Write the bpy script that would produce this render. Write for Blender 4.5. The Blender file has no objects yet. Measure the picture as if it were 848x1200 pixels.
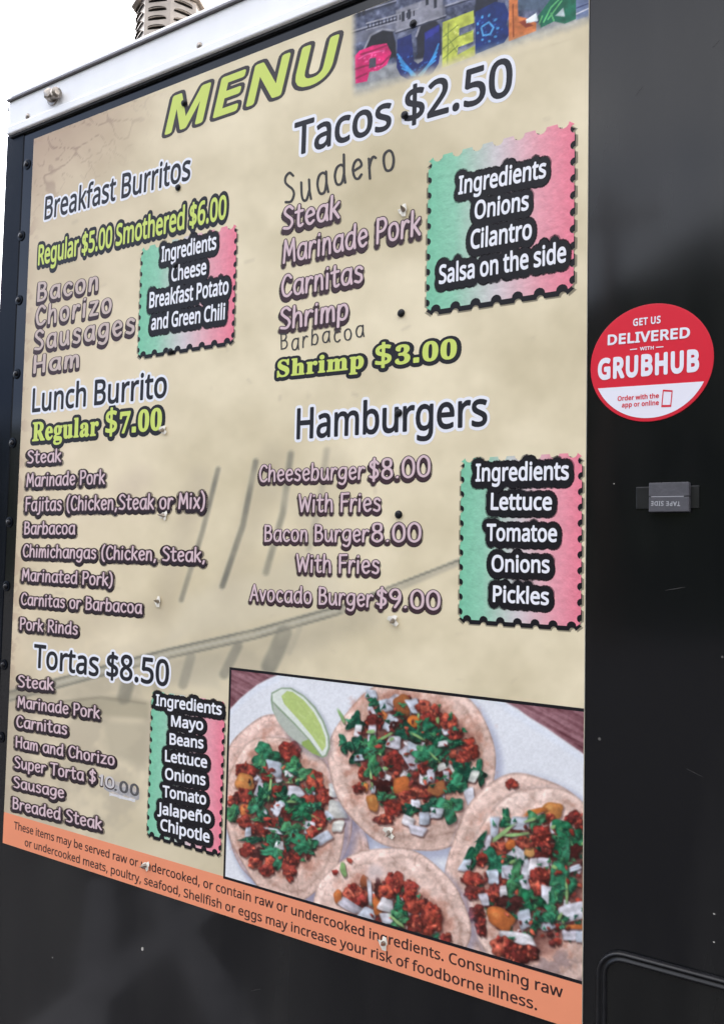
import bpy, math, random
import numpy as np
from mathutils import Matrix, Vector
from mathutils.geometry import tessellate_polygon

# ------------------------------------------------------------------ camera, sky, sun, exposure
SC = bpy.context.scene
COL = SC.collection
rnd = random.Random(7)
R = math.radians

# camera solved from the photograph's vanishing points: wall plane = XZ, out of the wall = -Y
F = 957.24
U = np.array([0.85071886, -0.01013564, -0.52552325])
V = np.array([0.02145903, -0.99831076, 0.05399212])
N = np.array([-0.52518276, -0.05720934, -0.84906429])
Z0 = 1.8042                                  # height of the sticker's centre above the ground
CAM = np.array([0.233447, -0.254153, 1.065845])  # camera in wall coordinates (along, up, out)


def plane(x, y, n=0.0):
    """a pixel of the photograph -> (along, up) on the wall plane pushed out by n metres"""
    x = np.asarray(x, float)
    y = np.asarray(y, float)
    d = np.stack([(x - 424.0) / F, (y - 600.0) / F, np.ones_like(x)], -1)
    du, dv, dn = d @ U, d @ V, d @ N
    t = (n - CAM[2]) / dn
    return CAM[0] + t * du, CAM[1] + t * dv


def pixel(u, v, n=0.0):
    """inverse of plane()"""
    a, b, c = u - CAM[0], v - CAM[1], n - CAM[2]
    p = a[..., None] * U + b[..., None] * V + c * N
    return 424.0 + F * p[..., 0] / p[..., 2], 600.0 + F * p[..., 1] / p[..., 2]


def W3(u, v, n):
    return (u, -n, v + Z0)


cam = bpy.data.cameras.new('camera')
cam.sensor_fit = 'AUTO'
cam.sensor_width = 36.0
cam.lens = 36.0 * F / 1200.0
cam.clip_start = 0.02
cam.clip_end = 3000
camo = bpy.data.objects.new('camera', cam)
COL.objects.link(camo)
rx, ry, rz = [np.array([U[i], -N[i], V[i]]) for i in range(3)]
M = Matrix.Identity(4)
for i in range(3):
    M[i][0], M[i][1], M[i][2] = rx[i], -ry[i], -rz[i]
M.translation = Vector(W3(*CAM))
camo.matrix_world = M
SC.camera = camo

SUN_EL = 48.0
world = bpy.data.worlds.new('World')
SC.world = world
world.use_nodes = True
nt = world.node_tree
bgn = nt.nodes['Background']
sky = nt.nodes.new('ShaderNodeTexSky')
sky.sky_type = 'NISHITA'
sky.sun_disc = False
sky.sun_elevation = R(SUN_EL)
sky.air_density = 1.0
sky.dust_density = 4.0
sky.ozone_density = 1.0
hsv = nt.nodes.new('ShaderNodeHueSaturation')     # thin overcast: the blue is mostly washed out
hsv.inputs['Saturation'].default_value = 0.22
nt.links.new(sky.outputs[0], hsv.inputs['Color'])
tco = nt.nodes.new('ShaderNodeTexCoord')          # uneven cloud cover
cl = nt.nodes.new('ShaderNodeTexNoise')
cl.inputs['Scale'].default_value = 3.6
cl.inputs['Detail'].default_value = 5
cl.inputs['Distortion'].default_value = 0.6
nt.links.new(tco.outputs['Generated'], cl.inputs['Vector'])
clr = nt.nodes.new('ShaderNodeValToRGB')
clr.color_ramp.elements[0].position, clr.color_ramp.elements[0].color = 0.34, (0.60, 0.62, 0.68, 1)
clr.color_ramp.elements[1].position, clr.color_ramp.elements[1].color = 0.68, (1.50, 1.40, 1.26, 1)
nt.links.new(cl.outputs['Fac'], clr.inputs[0])
clm = nt.nodes.new('ShaderNodeMix')
clm.data_type = 'RGBA'
clm.blend_type = 'MULTIPLY'
clm.inputs['Factor'].default_value = 1.0
nt.links.new(hsv.outputs[0], clm.inputs['A'])
nt.links.new(clr.outputs[0], clm.inputs['B'])
# one side of the sky darkened and blued, added to dim the trim's reflection
dot = nt.nodes.new('ShaderNodeVectorMath')
dot.operation = 'DOT_PRODUCT'
dot.inputs[1].default_value = (-0.79, -0.57, 0.22)
nt.links.new(tco.outputs['Generated'], dot.inputs[0])
sky_dim = nt.nodes.new('ShaderNodeMapRange')
sky_dim.interpolation_type = 'SMOOTHSTEP'
sky_dim.inputs['From Min'].default_value = 0.80
sky_dim.inputs['From Max'].default_value = 0.97
nt.links.new(dot.outputs['Value'], sky_dim.inputs['Value'])
bmx = nt.nodes.new('ShaderNodeMix')
bmx.data_type = 'RGBA'
bmx.blend_type = 'MULTIPLY'
bmx.inputs['B'].default_value = (0.30, 0.36, 0.47, 1)
nt.links.new(sky_dim.outputs[0], bmx.inputs['Factor'])
nt.links.new(clm.outputs['Result'], bmx.inputs['A'])
nt.links.new(bmx.outputs['Result'], bgn.inputs[0])
bgn.inputs[1].default_value = 0.15

sun = bpy.data.lights.new('sun', 'SUN')
sun.energy = 0.8
sun.angle = R(25)
sun.color = (1.0, 0.96, 0.9)
suno = bpy.data.objects.new('sun', sun)
COL.objects.link(suno)
# high behind the truck: the wall stands in open shade, the sky above it is bright
az = R(128)
sd = Vector((math.cos(az) * math.cos(R(SUN_EL)), math.sin(az) * math.cos(R(SUN_EL)), math.sin(R(SUN_EL))))
suno.rotation_euler = sd.to_track_quat('Z', 'Y').to_euler()
suno.location = (0, -6, 9)
sky.sun_rotation = math.atan2(sd.x, sd.y)

SC.view_settings.view_transform = 'Standard'
SC.view_settings.look = 'None'
SC.view_settings.gamma = 1.0
SC.view_settings.use_curve_mapping = False
SC.view_settings.exposure = 2.95

# glyph outlines: advance width, then closed outlines (1000 units per em)
SANS={'$': [458, '203 39 117 47 50 66 50 134 119 111 203 101 203 263 116 296 87 317 66 342 54 372 50 407 54 444 69 475 91 500 122 519 159 532 203 538 203 609 254 609 254 539 332 530 395 509 374 450 317 468 254 478 254 317 342 284 373 265 396 242 409 213 414 176 403 126 372 85 322 57 254 43 254 -47 203 -47', '254 105 295 113 323 127 339 147 345 172 337 205 309 228 254 246', '203 476 156 466 128 444 119 413 126 377 152 352 203 334'], ',': [215, '154 84 136 23 111 -42 85 -103 33 -103 49 -38 63 31 73 93 148 93'], '.': [215, '58 43 61 69 72 85 88 94 107 97 126 94 142 85 153 69 157 43 153 18 142 2 126 -8 107 -11 88 -8 72 2 61 18'], '0': [458, '419 287 409 163 395 112 376 70 349 37 316 12 276 -3 229 -8 170 1 122 27 86 70 60 129 44 201 39 287 44 373 58 446 83 504 119 547 167 573 229 581 287 573 335 547 372 504 399 446 414 373', '110 287 113 215 121 156 137 111 159 78 190 59 229 52 268 59 298 78 320 110 336 156 345 215 348 287 345 359 336 417 320 463 298 495 268 515 229 521 190 515 159 495 137 463 121 417 113 359'], '1': [458, '285 0 216 0 216 400 216 439 217 470 219 499 196 477 169 455 108 405 71 452 226 573 285 573'], '2': [458, '417 0 38 0 38 59 188 210 261 287 306 353 318 387 322 424 315 466 294 496 261 514 221 520 181 517 147 506 83 466 45 513 94 548 153 572 221 581 270 576 313 562 347 540 372 510 388 472 394 428 389 385 375 344 353 305 324 267 247 185 128 67 417 64'], '3': [458, '395 439 392 403 381 372 363 347 340 326 310 311 277 302 337 283 379 255 405 214 413 163 407 116 390 74 360 40 318 14 263 -3 193 -8 110 -1 36 23 36 89 114 61 194 51 260 59 305 81 331 117 339 164 335 197 320 223 297 242 265 255 226 263 179 265 123 265 123 326 180 326 223 329 259 339 286 356 307 377 319 404 323 434 316 471 295 498 262 516 219 521 164 515 117 498 75 473 39 521 73 544 115 563 163 576 218 581 296 571 352 540 384 495'], '4': [458, '443 130 359 130 359 0 291 0 291 130 17 130 17 190 286 576 359 576 359 193 443 193', '291 374 291 412 293 444 294 474 295 500 276 468 257 438 86 193 291 193'], '5': [458, '221 351 275 346 322 331 361 307 389 274 407 232 413 183 407 128 387 81 356 43 314 15 261 -2 199 -8 116 0 51 23 51 90 121 62 200 52 239 55 274 65 302 82 323 106 336 137 341 176 332 225 306 262 262 284 197 292 146 288 99 280 64 302 86 573 373 573 373 508 146 508 132 342 169 348'], '6': [458, '44 245 51 342 75 433 95 474 121 510 155 539 196 562 246 576 306 581 344 579 377 573 377 513 344 520 308 523 257 518 216 504 183 483 158 454 139 419 127 380 115 291 150 326 194 350 255 358 302 353 342 338 375 313 400 279 416 236 421 184 415 129 399 82 372 44 336 15 291 -2 239 -8 199 -4 163 7 130 26 101 54 77 89 59 133 48 185', '238 51 284 59 320 84 343 125 351 184 344 233 324 271 289 295 241 303 205 299 175 287 150 270 131 248 119 223 115 198 123 146 146 99 185 64 210 55'], '7': [458, '109 0 344 508 35 508 35 573 419 573 419 518 187 0'], '8': [458, '229 581 276 577 318 565 352 546 378 519 395 485 400 443 396 411 385 383 346 338 291 303 355 265 381 242 401 216 414 185 419 148 413 104 395 65 367 34 330 11 284 -3 231 -8 174 -3 126 10 89 33 61 63 45 101 39 146 43 183 56 214 75 241 99 264 158 299 107 336 71 383 61 411 58 444 63 485 80 518 107 545 141 565 182 577', '108 145 116 107 138 76 176 55 229 48 281 55 319 76 342 108 350 148 346 174 335 197 293 235 229 265 217 270 157 237 121 197 111 173', '228 524 188 518 155 502 134 476 127 441 130 414 141 391 179 357 232 330 282 357 317 392 327 414 330 441 323 476 302 502 270 518'], '9': [458, '417 328 410 231 387 139 366 99 340 63 306 33 265 11 214 -3 154 -8 117 -6 82 0 82 60 115 53 152 50 204 54 245 68 278 90 303 118 322 153 334 192 346 281 310 247 266 223 204 214 158 219 118 235 85 260 61 294 45 336 40 387 46 443 63 491 90 529 127 557 171 575 223 581 262 577 299 565 332 545 361 518 384 483 402 439 413 388', '223 521 178 513 142 488 118 447 110 388 117 339 137 301 171 277 220 269 256 273 286 285 311 303 330 325 342 349 346 374 338 426 315 474 277 508 252 518'], 'A': [512, '437 0 368 177 141 177 73 0 0 0 224 575 289 575 512 0', '282 415 274 438 263 473 255 500 247 468 238 438 230 415 165 241 346 241'], 'B': [521, '241 573 336 565 404 541 445 497 459 431 456 399 446 371 431 347 409 328 382 313 350 304 415 279 441 261 461 236 474 203 478 163 472 115 454 74 425 42 385 19 337 5 279 0 78 0 78 573', '256 329 318 335 357 352 377 382 384 423 376 463 351 490 308 506 245 511 150 511 150 329', '150 269 150 61 265 61 330 68 371 91 394 125 401 168 398 197 388 221 370 241 344 256 307 266 260 269'], 'C': [506, '323 517 280 513 241 502 206 482 178 456 155 423 139 383 129 337 125 286 131 220 147 164 175 117 213 83 262 62 322 55 394 62 460 78 460 15 393 -2 312 -8 232 1 166 28 115 72 78 131 56 203 49 287 53 349 67 406 89 456 120 499 159 534 206 559 261 575 324 581 409 572 482 547 453 486 394 508'], 'D': [585, '536 292 528 203 501 131 457 74 399 33 325 8 237 0 78 0 78 573 254 573 335 565 404 540 460 501 502 446 528 377', '460 289 454 359 435 415 404 457 361 487 308 505 244 511 150 511 150 62 228 62 329 76 402 119 446 190'], 'E': [446, '398 0 78 0 78 573 398 573 398 509 150 509 150 330 383 330 383 268 150 268 150 63 398 63'], 'G': [583, '326 302 524 302 524 22 431 -1 323 -8 241 1 173 28 120 71 81 130 57 202 49 286 58 370 84 442 127 500 186 544 259 571 346 581 437 572 516 547 489 484 421 508 342 517 278 510 225 489 181 455 150 409 131 353 124 286 130 222 146 166 175 119 216 84 270 62 340 55 404 59 452 68 452 238 326 238'], 'H': [594, '516 0 443 0 443 267 150 267 150 0 78 0 78 573 150 573 150 330 443 330 443 573 516 573'], 'I': [272, '239 0 32 0 32 42 99 57 99 515 32 531 32 573 239 573 239 531 172 515 172 57 239 42'], 'J': [219, '-3 -152 -37 -150 -63 -142 -63 -81 -35 -87 -5 -89 33 -81 50 -70 63 -53 71 -29 74 3 74 573 146 573 146 9 141 -42 128 -82 105 -113 75 -135 39 -148'], 'L': [420, '78 0 78 573 150 573 150 64 400 64 400 0'], 'M': [727, '330 0 142 502 142 461 144 407 144 347 144 0 78 0 78 573 184 573 361 103 544 573 650 573 650 0 578 0 578 352 579 408 581 460 584 501 390 0'], 'N': [609, '532 0 447 0 141 476 141 432 143 378 144 320 144 0 78 0 78 573 161 573 467 99 468 137 466 193 464 249 464 573 532 573'], 'O': [626, '577 287 573 224 561 166 540 116 510 73 473 38 428 13 375 -3 314 -8 251 -3 196 13 151 39 114 73 85 116 65 167 53 224 49 288 56 370 78 442 114 500 166 545 232 572 314 581 393 572 459 545 510 501 547 442 570 370', '125 287 130 220 145 163 171 117 207 83 255 62 314 55 373 62 420 83 456 117 481 163 496 220 501 287 490 384 456 457 421 491 373 511 314 518 255 511 207 490 171 457 145 411 130 354'], 'P': [485, '229 573 326 562 393 528 431 475 444 404 433 336 417 306 395 278 364 255 324 238 275 227 216 223 150 223 150 0 78 0 78 573', '223 511 150 511 150 285 208 285 258 288 298 296 330 311 352 334 365 363 370 401 361 449 334 484 289 504'], 'R': [498, '236 573 301 568 353 555 393 532 422 500 439 460 444 410 440 368 427 334 408 306 385 285 330 257 487 0 403 0 264 237 150 237 150 0 78 0 78 573', '232 510 150 510 150 298 236 298 296 304 338 325 362 359 370 407 366 440 355 467 336 486 310 500 275 507'], 'S': [440, '403 153 396 106 378 66 348 35 307 11 257 -3 198 -8 137 -5 83 4 41 19 41 88 113 65 201 55 240 57 273 66 298 79 316 98 327 120 330 147 327 173 318 194 302 213 277 230 196 265 131 294 85 330 57 375 48 435 54 477 71 513 99 542 136 563 180 576 231 581 318 572 389 549 366 487 302 508 229 517 196 515 169 507 148 494 133 478 124 457 121 434 124 407 133 386 149 367 172 351 246 318 332 279 362 255 385 228 398 194'], 'T': [446, '259 0 187 0 187 509 8 509 8 573 437 573 437 509 259 509'], 'U': [586, '513 202 507 146 489 95 459 52 416 20 360 -1 290 -8 196 7 128 50 86 118 72 204 72 573 144 573 144 201 154 139 182 93 228 64 294 55 342 59 379 73 407 96 427 126 438 161 442 202 442 573 513 573'], 'V': [481, '481 573 277 0 204 0 0 573 75 573 204 205 220 160 231 119 241 80 250 119 262 161 277 207 405 573'], 'W': [745, '735 573 583 0 510 0 399 375 389 410 380 443 373 471 370 488 367 471 361 443 352 409 342 373 234 0 161 0 10 573 85 573 174 223 183 186 190 151 196 118 201 87 206 119 213 154 222 191 232 227 333 573 407 573 512 225 523 187 532 151 538 117 544 87 550 129 560 175 572 224 660 573'], 'a': [450, '231 437 299 428 347 403 376 358 385 293 385 0 334 0 320 61 279 22 234 -1 172 -8 136 -5 103 6 75 23 55 48 41 80 37 119 50 176 87 219 152 245 243 257 316 259 316 285 310 330 293 359 265 375 227 380 163 370 106 347 84 400 151 426', '252 208 184 200 141 182 118 155 110 119 115 87 132 66 157 53 188 49 238 56 279 79 306 117 315 172 315 210'], 'b': [493, '139 461 138 410 135 373 161 398 189 419 226 432 272 437 344 423 401 381 437 312 449 215 444 147 427 91 400 48 365 17 322 -2 272 -8 226 -3 189 10 161 31 139 55 119 0 68 0 68 609 139 609', '260 379 219 374 188 361 165 339 150 308 142 268 139 217 145 144 165 93 202 61 261 51 312 61 348 93 369 145 376 216 369 287 348 338 311 368'], 'c': [385, '241 -8 187 -2 139 15 99 45 69 87 50 143 44 213 51 284 71 342 102 385 142 415 191 432 245 438 309 431 358 415 337 356 292 370 244 376 204 371 172 358 148 335 131 303 120 263 117 213 120 166 131 126 148 94 172 71 202 58 240 53 302 60 351 78 351 15 304 -2'], 'd': [493, '221 -8 148 6 92 48 56 117 44 214 56 311 93 381 149 424 221 438 280 429 323 407 354 374 356 405 354 438 354 609 425 609 425 0 368 0 358 58 323 24 279 1', '232 51 290 60 328 88 348 135 355 200 355 213 349 284 329 336 291 369 231 379 181 368 146 334 124 281 117 213 124 144 146 93 181 61'], 'e': [452, '234 438 286 432 329 414 364 385 390 346 406 299 411 244 411 201 117 201 127 137 154 90 197 62 254 52 327 60 392 82 392 20 327 -1 251 -8 194 -2 143 17 101 48 70 91 51 146 44 212 50 277 68 333 96 378 134 411 181 431', '233 380 188 372 154 348 130 309 119 257 338 257 335 292 326 322 312 346 292 364 266 376'], 'f': [276, '266 375 158 375 158 0 87 0 87 375 12 375 12 408 87 432 87 457 92 507 104 547 124 577 152 597 186 609 227 613 274 609 310 599 292 544 262 552 228 556 197 550 175 532 162 502 158 458 158 430 266 430'], 'g': [493, '221 438 261 434 297 422 329 402 355 373 369 430 425 430 425 -7 420 -63 404 -109 378 -146 341 -172 293 -187 233 -192 147 -186 78 -165 78 -100 149 -125 237 -134 286 -126 324 -101 347 -63 355 -13 355 4 356 32 358 57 329 28 299 8 263 -4 221 -8 147 7 91 51 56 121 44 214 56 306 91 377 147 423', '230 379 197 374 169 359 147 336 130 303 120 262 117 213 124 143 146 92 182 60 232 50 288 58 309 69 326 85 349 131 356 197 356 214 353 267 343 309 326 340 302 362 270 374'], 'h': [495, '139 431 138 399 135 370 174 407 221 429 273 437 321 433 360 421 391 400 413 370 426 330 431 280 431 0 361 0 361 275 355 321 338 353 308 372 265 379 222 374 189 360 166 338 150 308 142 269 139 222 139 0 68 0 68 609 139 609'], 'i': [207, '139 430 139 0 68 0 68 430', '104 591 133 580 142 566 145 546 142 526 133 512 104 501 88 504 75 512 66 526 63 546 66 566 75 580 88 588'], 'k': [428, '138 291 137 257 135 221 152 240 172 264 189 285 326 430 409 430 235 246 421 0 336 0 187 200 138 158 138 0 68 0 68 609 138 609'], 'l': [207, '139 0 68 0 68 609 139 609'], 'm': [749, '540 438 603 429 649 401 676 352 685 280 685 0 615 0 615 277 610 321 594 353 567 372 528 379 474 369 438 342 418 298 411 237 411 0 342 0 342 277 332 333 320 353 303 367 281 376 253 379 215 374 185 360 164 338 150 308 141 269 139 223 139 0 68 0 68 430 125 430 136 371 173 409 217 431 266 438 312 433 349 420 378 398 398 366 427 398 461 420 499 433'], 'n': [495, '275 438 343 429 391 401 421 352 431 280 431 0 361 0 361 275 355 321 338 353 308 372 265 379 204 368 166 338 146 289 139 223 139 0 68 0 68 430 125 430 136 371 175 409 222 431'], 'o': [485, '442 216 438 165 428 121 411 82 388 51 359 25 324 7 285 -4 241 -8 200 -4 163 7 129 25 100 51 77 82 59 121 48 165 44 216 50 282 68 336 97 380 137 412 186 431 244 438 299 431 347 412 387 380 417 336 436 282', '117 216 120 169 130 128 147 95 172 71 203 56 243 51 282 56 314 71 339 95 356 128 366 169 369 216 365 263 355 303 338 335 314 359 282 374 242 379 185 368 147 335 124 284'], 'p': [493, '273 438 344 424 401 383 437 313 449 216 444 148 427 93 401 49 365 17 322 -2 272 -8 213 1 170 24 139 55 137 20 139 -16 139 -192 68 -192 68 430 126 430 136 371 170 405 213 429', '260 379 221 374 190 362 167 342 152 313 142 275 139 229 139 216 142 167 150 126 165 93 188 70 220 55 261 51 297 56 326 72 348 98 364 131 373 171 376 217 369 283 348 334 311 367'], 'r': [331, '269 438 295 437 319 433 310 368 287 372 264 374 217 363 176 334 149 289 139 229 139 0 68 0 68 430 126 430 134 351 170 395 214 426 240 435'], 's': [384, '348 119 343 80 327 49 302 24 268 6 226 -4 176 -8 99 -1 42 19 42 83 104 60 178 49 224 53 256 66 274 86 280 112 271 141 239 167 174 196 103 228 76 245 57 266 45 292 41 324 52 372 85 408 137 430 202 438 275 430 339 409 315 353 258 372 197 380 159 377 131 366 114 350 108 328 119 298 154 274 219 246 289 215 314 197 333 176 344 150'], 't': [289, '212 50 245 53 272 59 272 5 240 -4 200 -8 167 -5 138 4 112 20 91 44 78 79 74 125 74 375 13 375 13 409 75 437 103 528 144 528 144 430 269 430 269 375 144 375 144 127 149 93 163 69 185 54'], 'u': [495, '427 430 427 0 370 0 359 57 321 20 273 -1 220 -8 173 -4 134 8 103 29 81 59 68 99 63 148 63 430 135 430 135 153 141 108 158 76 188 57 230 51 273 55 306 69 330 91 345 121 354 160 357 206 357 430'], 'v': [407, '163 0 0 430 75 430 167 176 180 137 193 96 201 63 214 96 227 138 241 176 332 430 407 430 244 0'], 'w': [630, '346 243 336 276 328 308 321 335 316 357 308 335 302 307 294 275 284 242 207 1 127 1 9 431 82 431 141 201 153 154 163 109 169 73 178 97 185 128 193 160 201 188 277 431 354 431 428 188 440 149 451 109 457 74 466 108 477 153 489 201 549 431 621 431 502 1 419 1'], 'y': [409, '1 430 76 430 169 185 184 144 196 105 205 68 224 121 245 186 333 430 409 430 224 -59 188 -130 165 -156 138 -176 106 -188 67 -192 34 -190 9 -186 9 -130 30 -133 56 -135 99 -126 130 -99 152 -59 174 -2'], 'ñ': [495, '275 438 343 429 391 401 421 352 431 280 431 0 361 0 361 275 355 321 338 353 308 372 265 379 204 368 166 338 146 289 139 223 139 0 68 0 68 430 125 430 136 371 175 409 222 431', '101 486 110 529 128 561 155 581 189 589 223 582 255 566 284 550 311 543 327 546 340 555 355 589 395 589 386 548 368 515 342 494 308 487 275 494 243 510 214 526 186 532 169 530 157 521 142 486'], ' ': [208]}
SERIF={'0': [375, '188 -7 133 1 91 24 60 61 39 111 27 171 23 241 27 311 39 371 60 420 91 456 133 479 189 486 242 479 283 456 314 419 336 370 348 310 353 240 348 171 336 110 314 61 283 24 241 1', '188 37 219 50 237 91 246 155 248 240 246 326 237 390 219 429 189 443 157 429 139 390 130 326 127 240 130 155 139 91 157 50'], '3': [375, '163 -7 117 -4 81 5 53 18 34 35 23 54 19 74 23 96 36 113 54 123 76 126 82 89 99 62 125 46 158 40 199 49 216 61 230 79 238 105 241 139 234 174 214 202 181 221 137 227 95 227 95 269 140 269 178 275 204 296 220 327 225 367 221 400 211 424 193 440 169 445 148 441 133 430 116 391 111 341 75 345 47 356 30 374 24 401 34 434 62 461 108 480 173 486 237 479 286 458 317 423 328 377 320 335 298 301 265 275 225 256 279 238 305 222 326 201 340 174 345 138 341 101 329 70 312 44 288 25 230 1'], '7': [375, '111 0 289 406 113 406 86 398 74 372 70 338 30 338 33 480 353 480 353 447 168 0'], 'R': [473, '15 0 15 17 45 22 62 32 72 50 75 81 75 379 71 406 62 424 44 434 16 439 16 455 217 455 305 448 367 426 405 388 417 334 406 285 372 248 315 224 432 50 452 26 478 17 480 0 338 0 201 212 182 212 182 81 185 50 194 32 212 22 242 17 242 0', '182 234 203 234 249 240 280 258 298 290 304 336 295 389 268 421 224 431 202 429 190 422 182 385'], 'S': [390, '43 -11 43 158 62 158 83 94 111 50 149 24 197 15 231 20 257 36 273 60 279 89 265 129 225 160 163 191 112 221 77 253 56 289 50 332 54 370 67 403 88 429 115 449 148 462 185 466 229 461 282 448 291 446 300 445 313 450 320 466 339 466 339 319 322 319 310 354 293 385 272 410 248 429 222 441 194 445 163 440 140 426 125 406 120 380 124 356 137 336 189 303 253 273 317 233 337 211 350 188 359 133 354 93 339 58 314 29 281 8 240 -6 192 -10 158 -8 126 1 98 9 85 12 69 7 61 -11'], 'a': [344, '255 -10 216 1 200 35 151 2 95 -9 64 -4 40 11 25 34 20 63 31 104 63 136 119 164 199 190 199 241 196 266 187 282 171 292 148 296 115 290 104 274 113 257 123 231 120 215 110 202 95 194 77 191 59 194 45 203 36 218 33 236 37 259 49 278 69 295 95 308 126 316 162 318 223 312 263 292 285 259 293 210 293 62 295 40 304 34 320 42 329 28 294 -1', '151 34 174 41 199 63 199 169 154 151 127 123 118 84 126 46'], 'e': [301, '154 -10 117 -5 85 10 58 35 37 69 24 109 19 157 24 201 38 240 59 273 87 298 120 313 157 318 209 309 249 280 274 234 283 173 283 166 117 166 127 97 154 56 199 42 237 53 270 86 285 73 248 27 205 -1', '116 192 201 192 201 215 193 277 181 292 161 297 136 286 121 255 116 203'], 'g': [327, '146 -140 89 -136 48 -122 22 -100 14 -75 28 -46 69 -26 35 -1 24 30 28 54 42 74 67 92 102 110 58 135 31 169 22 212 27 242 40 268 60 289 88 305 120 315 157 318 196 315 233 304 317 304 317 268 268 268 286 237 291 203 288 176 276 151 258 131 234 116 205 106 172 103 157 103 142 104 112 94 104 84 101 71 111 55 141 49 175 49 259 40 285 29 303 13 312 -9 316 -37 305 -80 272 -113 219 -133', '157 124 178 130 190 146 197 173 199 211 197 249 190 276 178 292 157 297 137 292 124 276 117 249 114 211 117 173 124 146 137 130', '161 -116 218 -111 252 -94 263 -66 260 -51 249 -41 205 -34 97 -34 79 -52 73 -73 79 -89 95 -103 122 -113'], 'h': [381, '18 0 18 16 45 26 52 56 52 399 46 429 36 437 19 440 19 455 148 455 148 267 190 305 243 318 292 306 321 271 330 212 330 56 337 26 347 19 363 16 363 0 202 0 202 16 228 26 235 56 235 217 229 258 219 268 203 271 173 262 148 235 148 56 154 26 164 19 180 16 180 0'], 'i': [198, '101 362 81 366 65 376 54 393 50 412 54 432 65 449 81 460 101 463 120 460 137 449 147 432 151 412 147 393 136 376 120 366', '18 0 18 16 45 26 52 56 52 252 47 285 20 293 21 310 148 310 148 56 154 26 180 16 180 0'], 'l': [199, '18 0 18 16 45 26 52 56 52 398 47 429 38 436 20 439 20 455 148 455 148 56 154 26 180 16 180 0'], 'm': [554, '18 0 18 16 45 26 52 56 52 253 46 284 36 291 19 294 19 310 146 310 146 265 188 305 237 318 277 312 305 293 320 261 364 304 418 318 465 306 494 271 504 212 504 56 510 26 520 19 536 16 536 0 377 0 377 16 393 19 403 26 410 56 410 217 404 258 394 268 377 271 349 263 324 237 324 56 331 26 340 19 356 16 356 0 199 0 199 16 215 19 225 26 232 56 232 217 226 258 216 268 199 271 170 262 146 235 146 56 152 27 162 19 177 16 177 0'], 'p': [371, '17 -139 17 -124 40 -117 50 -101 52 -64 52 243 46 283 19 295 19 310 143 310 143 263 180 305 230 319 264 314 293 298 317 274 335 241 346 203 350 160 346 113 334 72 316 38 291 12 261 -5 227 -10 183 1 148 32 148 -58 152 -99 167 -118 197 -123 197 -139', '195 28 222 36 239 59 249 99 253 154 250 208 241 248 225 270 199 278 171 267 148 235 148 69 167 38'], 'r': [287, '18 0 18 16 45 26 52 56 52 252 46 285 20 293 21 310 146 310 146 252 165 280 187 301 210 314 233 318 258 315 275 304 286 287 289 266 287 248 278 234 265 225 248 222 222 231 207 250 189 260 175 255 162 241 152 220 149 192 149 56 152 37 159 25 197 16 197 0'], 'u': [375, '131 -10 91 -3 65 17 51 51 46 97 46 248 39 282 29 291 11 294 11 310 142 310 142 74 151 46 162 38 177 36 205 43 228 66 228 248 221 283 209 291 189 294 189 310 324 310 324 70 331 39 360 30 360 13 300 7 228 -10 228 40 209 19 186 3 160 -7'], ' ': [174]}

# ------------------------------------------------------------------ helpers: colours, materials, meshes
def lin(c):
    c = np.asarray(c, float) / 255.0
    return np.where(c <= 0.04045, c / 12.92, ((c + 0.055) / 1.055) ** 2.4)


def rgba(c):
    return (*[float(x) for x in lin(c)], 1.0)


def mat(name, color=(128, 128, 128), rough=0.5, metal=0.0, spec=0.5, noise=0.0, nscale=30.0, bump=0.0, bscale=60.0, alpha=1.0, attr=None):
    m = bpy.data.materials.new(name)
    m.use_nodes = True
    t = m.node_tree
    p = t.nodes['Principled BSDF']
    p.inputs['Base Color'].default_value = rgba(color)
    p.inputs['Roughness'].default_value = rough
    p.inputs['Metallic'].default_value = metal
    p.inputs['Specular IOR Level'].default_value = spec
    p.inputs['Alpha'].default_value = alpha
    tc = t.nodes.new('ShaderNodeTexCoord')
    src = None
    if attr:
        a = t.nodes.new('ShaderNodeAttribute')
        a.attribute_name = attr
        src = a.outputs['Color']
    if noise > 0:
        n = t.nodes.new('ShaderNodeTexNoise')
        n.inputs['Scale'].default_value = nscale
        n.inputs['Detail'].default_value = 5
        t.links.new(tc.outputs['Object'], n.inputs['Vector'])
        r = t.nodes.new('ShaderNodeMapRange')
        r.inputs['From Min'].default_value = 0.3
        r.inputs['From Max'].default_value = 0.7
        r.inputs['To Min'].default_value = 1 - noise
        r.inputs['To Max'].default_value = 1 + noise
        t.links.new(n.outputs['Fac'], r.inputs['Value'])
        mx = t.nodes.new('ShaderNodeVectorMath')
        mx.operation = 'SCALE'
        mx.inputs[0].default_value = rgba(color)[:3]
        if src:
            t.links.new(src, mx.inputs[0])
        t.links.new(r.outputs[0], mx.inputs['Scale'])
        src = mx.outputs[0]
    if src:
        t.links.new(src, p.inputs['Base Color'])
    if bump > 0:
        n = t.nodes.new('ShaderNodeTexNoise')
        n.inputs['Scale'].default_value = bscale
        n.inputs['Detail'].default_value = 3
        t.links.new(tc.outputs['Object'], n.inputs['Vector'])
        b = t.nodes.new('ShaderNodeBump')
        b.inputs['Strength'].default_value = 1.0
        b.inputs['Distance'].default_value = bump
        t.links.new(n.outputs['Fac'], b.inputs['Height'])
        t.links.new(b.outputs[0], p.inputs['Normal'])
    return m


def link(name, me, parent=None):
    o = bpy.data.objects.new(name, me)
    COL.objects.link(o)
    if parent is not None:
        o.parent = parent
    return o


def tag(o, label=None, cat=None, group=None, kind=None):
    for k, v in (('label', label), ('category', cat), ('group', group), ('kind', kind)):
        if v:
            o[k] = v
    return o


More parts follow.
